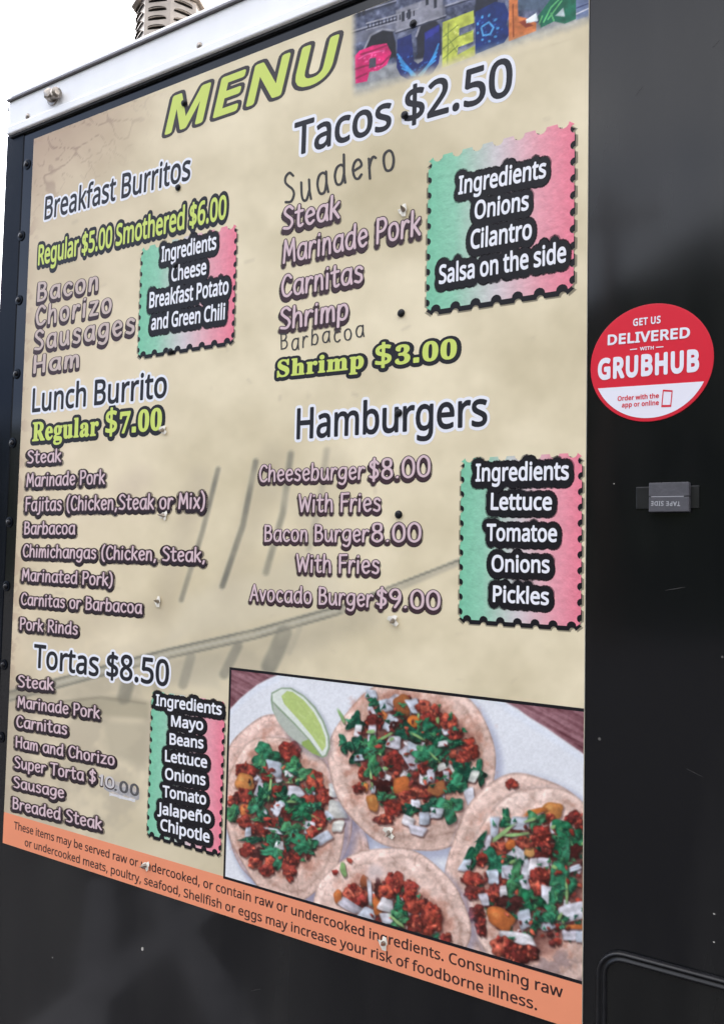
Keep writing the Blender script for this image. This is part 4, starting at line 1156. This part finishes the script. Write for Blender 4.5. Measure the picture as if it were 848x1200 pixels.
# middle taco
tortilla(486, 895, 97, 104, -20, 4)
bed(482, 884, 74, 72, 10, 2)
scatter('w 310 140 45 35;g 330 200 40 25;w 310 260 25 38;m 330 340 70 50;w 410 220 45 50;w 475 180 38 50 35;b 530 220 60 75;w 610 225 42 60 -8;m 680 230 50 45;m 735 320 75 60;o 610 335 50 50;o 410 300 22 50 -35;w 440 345 40 65 35;k 450 365 14 22;g 200 340 50 50;w 215 400 28 50;w 315 430 32 80;g 230 540 60 78;w 220 590 35 25;g 130 500 35 60 -35;g 330 520 60 60;g 560 420 75 48 18;g 710 420 100 58;w 470 480 55 50 10;w 585 590 48 100 -35;w 600 525 40 40 30;m 465 610 70 65;g 690 570 60 50;g 790 570 50 40;m 670 670 35 35;w 685 745 40 45 20;w 735 720 30 50;m 255 700 40 45;g 320 660 45 65;w 405 745 45 45 20;m 385 710 20 25;k 390 790 60 50;o 530 790 75 70;m 555 880 55 50;m 660 830 70 40 20;b 770 820 60 45 -25;o 320 910 42 72 -15;o 270 800 18 38;m 220 810 45 30;w 325 815 16 30;g 410 865 55 25;m 465 950 60 60;m 400 1030 70 35;w 625 915 40 32;g 590 960 40 35;w 690 1020 42 50;w 775 985 45 40;w 570 1040 50 38 25;g 750 930 70 40;l 100 300 12 55 -25;l 310 740 9 60;l 410 440 70 10 -28;l 640 440 60 9 28', 385, 790, 6.057)
scatter('m 280 270 60 55;m 330 370 55 45;m 410 430 55 38 -25;m 450 490 50 50;m 385 530 55 42;g 240 440 110 40 -12;w 240 430 40 22;g 140 520 75 60;l 190 535 55 8 45;p 240 590 40 26 -20;p 325 610 30 42 -20;w 265 660 22 42;g 400 650 90 70;g 490 640 38 70;p 460 660 30 45;g 340 720 60 55;w 432 808 38 68 -24;b 200 750 65 50 -20;m 80 780 75 32 15;g 290 890 70 75;w 200 920 45 40;w 110 960 42 50;w 60 1045 65 38 15;m 95 610 25 40;w 155 655 28 42', 480, 800, 6.057)
# right taco
tortilla(624, 1040, 98, 134, -12, 5)
tortilla(640, 1040, 92, 118, -8, 6, (226, 194, 180))
bed(632, 1036, 74, 80, -5, 3)
scatter('m 400 90 35 28;o 640 245 62 55;m 610 290 40 30;o 540 250 70 18 -14;w 300 345 28 68;g 370 300 28 50;w 450 320 62 42;g 540 300 45 40;l 345 380 85 12 -38;l 430 385 80 10 -6;l 510 300 35 10 -20;w 655 340 40 42;m 760 290 50 40;m 795 330 30 30;w 250 430 32 52;g 185 490 30 90 28;m 325 470 50 45;o 395 445 35 32;w 435 505 52 52 40;y 515 475 45 40;m 570 400 55 70;m 600 480 70 50;g 735 420 90 90;k 760 480 50 40;g 310 545 72 60 30;w 130 565 32 40;m 225 530 30 40;w 380 600 45 42;w 290 625 32 40;w 480 590 36 62 -20;w 525 570 32 52 -10;w 585 555 38 40;m 590 620 45 40;g 690 590 45 110;w 770 580 40 18 -20;m 170 640 45 30;g 420 610 18 62;m 470 430 45 35', 520, 900, 4.988)
scatter('m 170 95 65 40;m 180 175 60 40;w 295 85 33 45;m 295 175 35 50;w 390 60 40 40;g 420 120 45 90 15;w 350 165 24 35;w 240 215 28 42;m 560 90 55 60;m 540 150 40 40;w 605 195 38 66 12;g 690 120 55 110;l 720 170 8 80;w 480 130 26 42 -20;g 510 230 55 60;k 390 235 70 45;m 195 300 50 52;m 220 370 32 62;o 335 325 95 62 32;w 475 330 42 60 -20;w 595 355 45 50 -20;w 750 290 90 58 -15;w 430 440 112 38 8;g 385 448 24 15;m 340 490 60 62;m 455 530 100 60 8;w 740 420 50 38;w 800 430 30 40;g 640 300 60 38 30;g 540 350 20 60 20;o 770 375 60 16', 520, 1010, 4.988)
# crumbs, chopped leaf and onion bits over the fillings
for cx, cy, a, b, k in ((334, 948, 50, 60, 45), (484, 882, 66, 62, 55), (640, 1030, 58, 68, 55)):
    for _ in range(k):
        t, q = prn.uniform(0, 6.283), math.sqrt(prn.random())
        z = prn.random()
        r0 = prn.uniform(1.3, 2.9)
        piece('m' if z < .42 else 'g' if z < .84 else 'k' if z < .92 else 'l', cx + a * q * math.cos(t), cy + b * q * math.sin(t), r0 * prn.uniform(1, 2), r0 * .8, prn.uniform(0, 180))
# charred, cracked rim at the lower right
m = sst(0, 12, Y - 1096 - .35 * (X - 630)) * sst(.45, .6, nB) * (X > 625)
T.over(.45 * m, (120, 98, 104))
# front taco, cut by the frame
tortilla(457, 1078, 94, 84, 12, 7, (228, 194, 180))
bed(468, 1066, 62, 34, 24, 4)
scatter('l 205 275 16 40 -12;m 240 225 18 12 30;m 160 290 16 16;m 270 410 68 52;m 300 450 40 35;b 320 340 22 35;o 175 425 25 42;w 240 475 68 30 32;w 340 520 50 38 20;w 350 400 12 75;k 395 370 22 40;o 395 475 30 58;m 490 340 50 55;m 440 400 50 40;m 575 375 40 40;w 440 470 45 40 20;w 445 545 38 34;g 525 500 24 70;g 510 550 40 40;l 500 560 50 9 40;m 570 430 35 40;m 600 480 60 40;m 690 550 60 82;m 600 575 45 50;m 770 655 30 30;m 495 380 24 28', 360, 960, 4.711)
sl = T.window(436, 1030, 34)
T.over(.45 * sst(1, .3, np.hypot((X[sl] - 440) / 16, (Y[sl] - 1022) / 14)), (216, 206, 212), sl)
# lime wedge
lz = lambda p: [(265 + a / 6.057, 780 + b / 6.057) for a, b in p]
sh, _, _ = ell(357, 848, 24, 48, -34, 0, 0)
T.over(.4 * sst(1.15, .85, sh), (96, 104, 120))
T.poly(lz([(330, 190), (400, 155), (470, 155), (560, 210), (640, 290), (700, 390), (740, 500), (745, 580), (720, 640), (690, 652), (620, 620), (540, 560), (450, 490), (380, 400), (335, 310), (325, 240)]), (142, 164, 132), 1)
T.poly(lz([(336, 200), (400, 164), (466, 166), (556, 220), (632, 300), (690, 395), (728, 500), (732, 575), (712, 630), (690, 640), (600, 520), (500, 410), (380, 290), (340, 250)]), (222, 228, 218), 1)
T.poly(lz([(400, 215), (440, 178), (480, 185), (560, 245), (630, 330), (680, 420), (712, 510), (714, 570), (690, 605), (620, 500), (520, 380), (420, 270)]), (184, 204, 118), 1.2)
m = T.poly(lz([(400, 215), (440, 178), (480, 185), (560, 245), (630, 330), (680, 420), (712, 510), (714, 570), (690, 605), (620, 500), (520, 380), (420, 270)]), None, 1.5)
seg = fbm((X - Y * .9) * 1.6, (Y + X) * .35, 7, 95)
T.over(m * sst(.5, .75, seg) * .5, (206, 222, 150))
T.poly(lz([(338, 258), (372, 300), (480, 405), (590, 520), (590, 525), (540, 560), (450, 490), (380, 400), (345, 320)]), (182, 188, 176), 1.5)
T.poly(lz([(545, 540), (592, 520), (678, 640), (620, 620), (548, 562)]), (150, 176, 92), 1.2)
for _ in range(2):                                    # ink spread of the print
    B_ = T.img.copy()
    B_[1:-1, 1:-1] = (T.img[1:-1, 1:-1] * 2 + T.img[:-2, 1:-1] + T.img[2:, 1:-1] + T.img[1:-1, :-2] + T.img[1:-1, 2:]) / 6
    T.img = B_
gray = T.img.mean(-1, keepdims=True)
T.img = gray + (T.img - gray) * .9
T.img *= (0.95 + 0.10 * fbm(X, Y, 2.4, 97))[..., None]
taco = T.build('taco_photo', M_photo, BN + 0.00015, board)
fr = MB()
fw = 0.0042
for a, b, c, d in ((TU0 - fw, TU1 + 0.0002, TV1, TV1 + fw), (TU0 - fw, TU1 + 0.0002, TV0 - fw, TV0), (TU0 - fw, TU0, TV0 + 1e-4, TV1 - 1e-4)):
    fr.box(a, b, c, d, BN + 0.0001, BN + 0.0003, M_black)
fr.build('photo_border', taco)

# orange warning strip
st = MB()
sv1 = -0.7886
st.box(BU0 + 0.0002, BU1 - 0.0002, BV0 + 0.0002, TV0 - fw - 0.0001, BN + 0.00008, BN + 0.0002, M_strip)
st.box(BU0 + 0.0002, TU0 - fw - 0.0001, TV0 - fw, sv1, BN + 0.00008, BN + 0.0002, M_strip)
strip = st.build('warning_strip', board)
LY = [(M_striptext, 'fill', 0, (0, 0), 0), (M_striptext, 'out', 0.022, (0, 0), 0.2)]
lettering('warning_lettering', 'These items may be served raw or undercooked, or contain raw or undercooked ingredients. Consuming raw', 'sans', (18.4, 970.7), (659.6, 1168), 962, LY, strip, n0=BN + 0.0003)
lettering('warning_lettering', 'or undercooked meats, poultry, seafood, Shellfish or eggs may increase your risk of foodborne illness.', 'sans', (31, 990.5), (629.5, 1182.5), 981.8, LY, strip, n0=BN + 0.0003)

# ---- lettering straight on the paper
HEAD = [(M_white, 'out', 0.13, (0, 0), 0), (M_white, 'fill', 0, (0, 0), 0.6), (M_dark, 'fill', 0, (0, 0), 1), (M_dark, 'out', 0.03, (0, 0), 1.1)]
for t, a, b, y in [('Breakfast Burritos', (54.1, 257.9), (223.9, 210.8), 232.5), ('Tacos $2.50', (346, 183.2), (599.5, 111.5), 146.5), ('Lunch Burrito', (39.8, 483), (196.3, 465.3), 456.4),
                   ('Hamburgers', (349.3, 514.4), (570.7, 498.5), 480), ('Tortas $8.50', (41.5, 781.2), (198.8, 803.7), 755)]:
    lettering('heading_lettering', t, 'sans', a, b, y, HEAD, board)
M_title = mat('grey_brown_ink', (62, 57, 60), **VINYL)
TIT = [(M_title, 'out', 0.14, (0, 0), 0), (M_title, 'fill', 0, (0, 0), .6), (M_lime, 'fill', 0, (0, 0), 1), (M_lime, 'out', 0.045, (0, 0), 1.1)]
lettering('title_lettering', 'MENU', 'sans', (196.5, 157), (385, 92), 118.5, TIT, board, shear=0.2, track=0.1)
PRI = [(M_dark, 'out', 0.25, (0.02, -0.03), 0), (M_dark, 'fill', 0, (0, 0), .6), (M_lime, 'fill', 0, (0, 0), 1), (M_lime, 'out', 0.042, (0, 0), 1.1)]
lettering('price_lettering', 'Regular $5.00 Smothered $6.00', 'sans', (46.7, 311), (266, 256.1), 289, PRI, board)
SLB = [(M_dark, 'out', 0.24, (0.03, -0.04), 0), (M_dark, 'fill', 0, (0, 0), .6), (M_lime, 'fill', 0, (0, 0), 1), (M_lime, 'out', 0.035, (0, 0), 1.1)]
lettering('price_lettering', 'Regular $7.00', 'serif', (40, 516.8), (190.5, 503.5), 496, SLB, board, track=0.05)
lettering('price_lettering', 'Shrimp $3.00', 'serif', (326.5, 442), (535, 420), 423.5, SLB, board, track=0.07)

M_plumdark = mat('dark_plum_ink', (44, 36, 42), **VINYL)
ITEM = [(M_plumsoft, 'out', 0.17, (-0.02, -0.15), 0), (M_plum, 'out', 0.108, (-0.03, -0.17), .5), (M_plum, 'out', 0.108, (-0.015, -0.09), .8), (M_plum, 'out', 0.112, (0, 0), 1.1), (M_pink, 'out', 0.062, (0.004, 0.008), 2)]
ITEM2 = [(M_plumsoft, 'out', 0.3, (0.0, -0.12), 0), (M_plumdark, 'out', 0.17, (0.0, -0.17), .5), (M_plumdark, 'out', 0.15, (0, -.06), .8), (M_plum, 'out', 0.135, (0, 0), 1.1), (M_pink, 'out', 0.066, (0.004, 0.008), 2)]
for t, a, b, y in [('Steak', (334, 270), (398, 255.8), 244.5), ('Marinade Pork', (334, 308.7), (492.5, 275.7), 283), ('Carnitas', (332, 348.8), (425, 330.8), 324.5), ('Shrimp', (330.7, 386.5), (407.5, 374.5), 362.5),
                   ('Steak', (34.7, 543.1), (72.5, 541), 529), ('Marinade Pork', (33.6, 570.3), (123.8, 566.8), 555.5), ('Fajitas (Chicken,Steak or Mix)', (32.5, 598.8), (240.6, 595.5), 583.5),
                   ('Barbacoa', (31.1, 625.9), (89.1, 625.9), 612), ('Chimichangas (Chicken, Steak,', (29.4, 652.4), (240.6, 658.4), 638.5), ('Marinated Pork)', (28.3, 680), (132.7, 686.5), 666.5),
                   ('Carnitas or Barbacoa', (27.2, 708.3), (167.3, 718.9), 695), ('Pork Rinds', (26.2, 737.3), (92, 743.5), 724),
                   ('Steak', (24.1, 804.7), (63.7, 808.3), 791.5), ('Marinade Pork', (23.3, 828.4), (117.8, 841.5), 815.5), ('Carnitas', (21.9, 851.4), (79.6, 860.3), 838.5),
                   ('Ham and Chorizo', (21.2, 875.1), (135.1, 896.4), 862.7), ('Super Torta $', (19.8, 899.2), (113.2, 916.9), 886.3), ('Sausage', (18.7, 922.2), (76, 934.6), 909.8), ('Breaded Steak', (17.7, 947), (120.3, 971.7), 934),
                   ('Cheeseburger', (305.8, 564.6), (427.6, 561.4), 546), ('$8.00', (434.6, 562.4), (503.9, 558), 540), ('With Fries', (351.8, 600), (445.9, 599), 580), ('Bacon Burger', (312.2, 634.3), (432.6, 634.8), 616),
                   ('8.00', (437.5, 634.8), (493, 634.8), 614), ('With Fries', (349.3, 670), (444.4, 672), 650), ('Avocado Burger', (294.9, 703.6), (437.5, 711), 685.3), ('$9.00', (443, 710.5), (515.3, 714.5), 690)]:
    lettering('item_lettering', t, 'casual', a, b, y, ITEM if a[0] > 280 else ITEM2, board, track=0.075)
WIDE = [(M_plum, 'out', 0.115, (-0.03, -0.17), .3), (M_plum, 'out', 0.115, (-0.015, -0.085), .6), (M_brown, 'out', 0.112, (0, 0), 1), (M_brownpale, 'out', 0.068, (0.004, 0.012), 2)]
for t, a, b, y in [('Bacon', (46.7, 353.4), (115, 340.3), 333), ('Chorizo', (44.6, 381.7), (130.9, 366.5), 360.5), ('Sausages', (43.2, 410.7), (158, 390.5), 389), ('Ham', (42.4, 437.2), (92.7, 430.5), 418)]:
    lettering('item_lettering', t, 'casual', a, b, y, WIDE, board, track=0.17)
HW = [(M_marker, 'out', 0.044, (0, 0), 1), (M_marker, 'out', 0.028, (0.03, -0.018), 1.3), (M_marker, 'out', 0.016, (-0.028, 0.022), 1.5)]
lettering('handwritten_lettering', 'Suadero', 'casual', (336, 241), (462.7, 197), 208, HW, board, track=0.22, jit=0.06)
lettering('handwritten_lettering', 'Barbacoa', 'casual', (331, 411.5), (427.4, 396), 393, HW, board, track=0.2, jit=0.05)
# smudged, painted-over price
sm = MB()
q0, q1 = np.array(plane(117, 917)), np.array(plane(168.5, 931))
pts = []
for k in range(26):
    t = 2 * math.pi * k / 26
    pts.append((q0 + q1) / 2 + np.array([math.cos(t) * 0.047 * rnd.uniform(.86, 1.05), math.sin(t) * 0.0135 * rnd.uniform(.75, 1.1)]))
sm.add([W3(p[0], p[1], BN + 0.00012) for p in pts], [tuple(range(26))], mat('smeared_white_paint', (196, 186, 178), rough=0.6, noise=0.16, nscale=120))
sm.build('painted_patch', board)
M_worn = mat('worn_white_ink', (206, 200, 200), **VINYL)
M_graphite = mat('grey_pen', (92, 90, 92), rough=.6, spec=.2, noise=.3, nscale=300)
for (x0, y0, x1, y1, wd), mm in (((124, 921, 165, 932.5, .0088), mat('smeared_grey_paint', (172, 169, 171), rough=.55, noise=.2, nscale=160)), ((130, 930, 160, 938, .0034), mat('smeared_bright_paint', (216, 214, 216), rough=.5, noise=.1, nscale=160))):
    e = MB()
    q0, q1 = np.array(plane(x0, y0)), np.array(plane(x1, y1))
    top_, bot_ = [], []
    for k in range(13):
        c_ = q0 + (q1 - q0) * k / 12
        top_.append((c_[0], c_[1] + wd * rnd.uniform(.5, 1.1)))
        bot_.append((c_[0], c_[1] - wd * rnd.uniform(.5, 1.1)))
    e.add([W3(p[0], p[1], BN + 0.00018) for p in bot_ + top_], [(k, k + 1, 14 + k, 13 + k) for k in range(12)], mm)
    e.build('paint_smear', board)
lettering('price_lettering', '10', 'casual', (118.5, 919), (134.5, 923.5), 907, [(M_brown, 'out', 0.13, (0.0, -0.08), .6), (M_worn, 'out', 0.08, (0, 0), 1.4)], board, track=0.1)
lettering('handwritten_lettering', '.00', 'casual', (137.2, 925.5), (163, 932), 913.5, [(M_graphite, 'out', 0.105, (0, 0), 2.2)], board, track=0.2)

# ---- ingredient panels printed as perforated stamps


def stamp_mat(name, stops):
    m = mat(name, bump=0.0009, bscale=150, rough=0.4, spec=0.2)
    t = m.node_tree
    a = t.nodes.new('ShaderNodeAttribute')
    a.attribute_name = 'across'
    r = t.nodes.new('ShaderNodeValToRGB')
    el = r.color_ramp.elements
    while len(el) < len(stops):
        el.new(0.5)
    for e, (p, c) in zip(el, stops):
        e.position, e.color = p, rgba(c)
    t.links.new(a.outputs['Fac'], r.inputs[0])
    n = t.nodes.new('ShaderNodeTexNoise')
    n.inputs['Scale'].default_value = 110
    n.inputs['Detail'].default_value = 4
    tc = t.nodes.new('ShaderNodeTexCoord')
    t.links.new(tc.outputs['Object'], n.inputs['Vector'])
    mr = t.nodes.new('ShaderNodeMapRange')
    for k, v in zip(('From Min', 'From Max', 'To Min', 'To Max'), (.3, .7, .93, 1.07)):
        mr.inputs[k].default_value = v
    t.links.new(n.outputs['Fac'], mr.inputs['Value'])
    s = t.nodes.new('ShaderNodeVectorMath')
    s.operation = 'SCALE'
    t.links.new(r.outputs[0], s.inputs[0])
    t.links.new(mr.outputs[0], s.inputs['Scale'])
    t.links.new(s.outputs[0], t.nodes['Principled BSDF'].inputs['Base Color'])
    return m


def perf(u0, u1, v0, v1, nu, nv, f):
    """rectangle outline with semicircular bites; f = bite radius / pitch"""
    out = []

    def side(a, b, n):
        a, b = np.array(a), np.array(b)
        d = (b - a) / n
        e = d / np.linalg.norm(d)
        nin = np.array([-e[1], e[0]])
        p = np.linalg.norm(d)
        for i in range(n):
            c = a + d * (i + .5)
            for k in range(7):
                t = math.pi * (1 - k / 6)
                out.append(c + e * math.cos(t) * f * p + nin * math.sin(t) * f * p)
    side((u0, v0), (u1, v0), nu)
    side((u1, v0), (u1, v1), nv)
    side((u1, v1), (u0, v1), nu)
    side((u0, v1), (u0, v0), nv)
    return out


ST1 = [(0, (124, 196, 162)), (.2, (146, 202, 174)), (.5, (212, 202, 204)), (.78, (232, 160, 172)), (1, (236, 128, 148))]
M_stamp = stamp_mat('green_to_pink_stamp', ST1)
ING = [(M_glow, 'out', 0.5, (.0, -.04), 0), (M_black, 'out', 0.4, (.0, -.04), .8), (M_black, 'fill', 0, (0, 0), 1.1), (M_white, 'fill', 0, (0, 0), 1.6), (M_white, 'out', 0.042, (0, 0), 1.7)]
STAMPS = [
    (((167, 290.8), (279, 263.2), (275.2, 400.5), (163.4, 417.1)), 8, 10, 'breakfast',
     [('Ingredients', (191, 307.4), (254.7, 292.2), 290.5), ('Cheese', (202.7, 330.4), (243, 321.6), 314), ('Breakfast Potato', (176.9, 361.2), (268.9, 344.6), 344), ('and Green Chili', (179, 387), (264.6, 374.3), 370.5)]),
    (((502.8, 185), (675, 143.6), (671.2, 338), (500.5, 366.2)), 7, 10, 'tacos',
     [('Ingredients', (538.2, 228.5), (639.6, 208.7), 208.5), ('Onions', (557, 257.7), (619.3, 246.4), 237.5), ('Cilantro', (552.4, 292.6), (623, 280.4), 271.5), ('Salsa on the side', (515.6, 333.2), (663.2, 307.3), 312.5)]),
    (((541, 538.2), (682.2, 530), (681.2, 734.8), (539, 724.9)), 7, 11, 'hamburgers',
     [('Ingredients', (558.4, 563.9), (666.3, 561.9), 544.5), ('Lettuce', (576.2, 597.1), (646.5, 597.6), 578.5), ('Tomatoe', (571.2, 633.3), (652.5, 634.7), 614.5), ('Onions', (577.2, 669.4), (644, 671), 651), ('Pickles', (578.7, 704.6), (643, 708.5), 686.5)]),
    (((180.4, 810.8), (265.3, 819.6), (260, 1001.8), (173.3, 975.3)), 7, 13, 'tortas',
     [('Ingredients', (184.7, 826), (261.1, 837.3), 813.5), ('Mayo', (202.7, 850.4), (239.5, 855.3), 838), ('Beans', (200.9, 871.6), (239.9, 876.6), 859), ('Lettuce', (195.6, 891.4), (244.1, 899.2), 878.7),
      ('Onions', (195.6, 912.3), (242.3, 919.7), 899.5), ('Tomato', (192.8, 932.8), (243, 942.4), 920), ('Jalapeño', (186.8, 952.3), (248.3, 964.6), 939.5), ('Chipotle', (190, 971.7), (246.9, 986.6), 958.8)]),
]
for cs, nu, nv, word, lines in STAMPS:
    q = [plane(*c) for c in cs]
    u0, u1 = float(q[0][0] + q[3][0]) / 2, float(q[1][0] + q[2][0]) / 2
    v1, v0 = float(q[0][1] + q[1][1]) / 2, float(q[2][1] + q[3][1]) / 2
    pu = (u1 - u0) / nu
    s = MB()

    def sheet(out, n, m):
        tri = tessellate_polygon([[Vector((p[0], p[1], 0)) for p in out]])
        s.add([W3(p[0], p[1], n) for p in out], [tuple(t) for t in tri], m)
    d = pu * .3
    sheet(perf(u0 - d * .3, u1 + d * .5, v0 - d * 1.05, v1 - d * .6, nu, nv, .17), BN + 0.0001, M_glow)
    sheet(perf(u0 - d * .02, u1 + d * .15, v0 - d * .8, v1 - d * .55, nu, nv, .17), BN + 0.0002, M_black)
    sheet(perf(u0, u1, v0, v1, nu, nv, .26), BN + 0.0003, M_stamp)
    so = s.build('ingredients_stamp', board)
    at = so.data.attributes.new('across', 'FLOAT', 'POINT')
    at.data.foreach_set('value', [(p[0] - u0) / (u1 - u0) for p in s.v])
    for t, a, b, y in lines:
        lettering('ingredient_lettering', t, 'sans', a, b, y, ING, so, n0=BN + 0.0004)

# ---- screw heads and screw points coming through the panel
w = MB()
w.lathe((0, 0, 0), (0, -1, 0), [(0.0062, 0), (0.0062, 0.0012), (0.0048, 0.0014), (0.0046, 0.0034), (0.003, 0.0046), (0.0006, 0.0048)], M_bolt, 12)
blk = w.build('screw', board, smooth=False)
w = MB()
w.lathe((0, 0, 0), (0.15, -1, 0.2), [(0.0042, -0.001), (0.0036, 0.003), (0.0026, 0.008), (0.0003, 0.0145)], M_zinc, 10)
fl = []
for k in range(11):
    t = 2 * math.pi * k / 11
    r_ = 0.0088 * rnd.uniform(.5, 1.25)
    fl.append((r_ * math.cos(t), -0.0012 - rnd.uniform(0, .0016), r_ * math.sin(t)))
w.add(fl + [(0, -0.0026, 0)], [(k, (k + 1) % 11, 11) for k in range(11)], mat('torn_white_vinyl', (232, 226, 214), rough=0.6))
tip = w.build('screw_tip', board)
for src, spots in ((blk, [(216, 121), (209, 220), (484, 28), (474, 135), (470, 367), (467, 484), (467, 603), (206, 311), (200, 412)]),
                   (tip, [(473, 247), (192, 504), (193, 604), (186, 705), (461, 727), (172, 1014), (450, 1105), (456, 975)])):
    for i, (x, y) in enumerate(spots):
        o = src if i == 0 else src.copy()
        if i:
            COL.objects.link(o)
            o.parent = board
        u, v = plane(x, y, BN + .001)
        o.location = W3(float(u), float(v), BN + 0.0012 if y < 1000 else BN + .001)
        o.rotation_euler = (0, i * 2.1, 0)

# ------------------------------------------------------------------ the round delivery sticker
M_red = mat('red_sticker', (216, 36, 56), rough=0.36, spec=0.25, noise=0.02, nscale=8)
M_paper = mat('white_sticker_print', (232, 230, 240), rough=0.42, spec=0.4)
stick = thing('delivery_sticker', 'round red and white delivery sticker on the black wall beside the menu', 'sticker')
SR = 0.0757
w = MB()
w.lathe(W3(0.0, 0.0, 0.0001), (0, -1, 0), [(SR, 0), (SR, 0.0005), (SR - .0006, 0.0008)], M_red, 96)
disc = w.build('disc', stick)
w = MB()
qa, qb = np.array(plane(698.5, 456.3)), np.array(plane(821, 446))
pts = [qa, qb]
rr = SR - 0.0045
a0, a1 = math.atan2(qa[1], qa[0]), math.atan2(qb[1], qb[0])
if a0 < 0:
    a0 += 2 * math.pi
if a1 < 0:
    a1 += 2 * math.pi
ring = [(rr * math.cos(a0 + (a1 - a0) * k / 40), rr * math.sin(a0 + (a1 - a0) * k / 40)) for k in range(41)]
w.add([W3(p[0], p[1], 0.0012) for p in ring], [tuple(range(41))], M_paper)
w.build('white_band', disc)
SL = lambda m, r: [(m, 'fill', 0, (0, 0), 0), (m, 'out', r, (0, 0), .2)]
for t, a, b, y, m, r, tr in [('GET US', (741.7, 382.2), (773.4, 378.6), 374.4, M_paper, .05, .08), ('DELIVERED', (712.3, 404.4), (807.2, 395.7), 393.3, M_paper, .055, .05), ('WITH', (749.7, 410.9), (765.4, 409.5), 407.2, M_paper, .05, .08),
                           ('GRUBHUB', (701.4, 444), (817.3, 434), 422.4, M_paper, .085, .13), ('Order with the', (723.6, 470), (771.4, 466.5), 464.8, M_red, .05, .04), ('app or online', (728.5, 477.6), (771.4, 474.6), 472.4, M_red, .05, .04)]:
    lettering('sticker_lettering', t, 'sans', a, b, y, SL(m, r), disc, n0=0.0014, track=tr)
for a, b in (((737.8, 410), (746.2, 409.2)), ((768.2, 407.3), (777, 406.6))):
    p0, p1 = plane(*a), plane(*b)
    w = MB()
    w.add([W3(p0[0], p0[1] - .0006, .0014), W3(p1[0], p1[1] - .0006, .0014), W3(p1[0], p1[1] + .0006, .0014), W3(p0[0], p0[1] + .0006, .0014)], [(0, 1, 2, 3)], M_paper)
    w.build('dash', disc)
w = MB()
A, B, Cc, D = [np.array(plane(*p)) for p in ((776.3, 456.8), (787.8, 457.6), (786, 477), (774.4, 477.4))]
bl = lambda s_, t_: (A * (1 - s_) + B * s_) * (1 - t_) + (D * (1 - s_) + Cc * s_) * t_
for s0, s1, t0, t1 in ((0, 1, 0, .1), (0, 1, .88, 1), (0, .1, .1, .88), (.9, 1, .1, .88)):
    c4 = [bl(s0, t1), bl(s1, t1), bl(s1, t0), bl(s0, t0)]
    w.add([W3(p[0], p[1], 0.0014) for p in c4], [(0, 1, 2, 3)], M_red)
w.build('phone_symbol', disc)

# ------------------------------------------------------------------ the taped-on block
M_blockg = mat('grey_plastic_block', (78, 77, 83), rough=0.45, spec=0.5, noise=0.14, nscale=90, bump=0.0004, bscale=250)
M_tape = mat('black_tape', (24, 24, 27), rough=0.28, spec=0.6, noise=0.2, nscale=60, bump=0.0006, bscale=70)
blk_t = thing('taped_block', 'small grey plastic block held by black tape on the black wall', 'block')
bu0, bu1 = float(plane(759.6, 582, .012)[0]), float(plane(806.6, 582, .012)[0])
bv1, bv0 = float(plane(783, 565.2, .012)[1]), float(plane(783, 599.7, .012)[1])
gv = float(plane(783, 582, .012)[1])
w = MB()
w.box(bu0, bu1, gv + .0005, bv1, .0004, .012, M_blockg)
w.box(bu0, bu1, bv0, gv - .0005, .0004, .0122, M_blockg)
w.box(bu0 + .001, bu1 - .001, gv - .0008, gv + .0008, .001, .0108, M_tape)
bb = w.build('block', blk_t, bevel=.0008)
w = MB()
w.box(float(plane(745, 583)[0]), float(plane(819, 583)[0]), float(plane(783, 596)[1]), float(plane(783, 570)[1]), .0001, .0022, M_tape)
w.build('tape', blk_t, bevel=.0007)
M_blockw = mat('moulded_pale_letters', (176, 176, 182), rough=.5)
lettering('raised_lettering', 'TAPE SIDE', 'sans', (798.6, 588.6), (765, 588.2), 593.6, SL(M_blockw, .03), bb, n0=0.0124, track=.12)
w = MB()
w.box(bu0 + .003, bu1 - .006, gv - .0002, gv + .0006, .0119, .01235, M_blockw)
w.build('scratched_edge', bb)
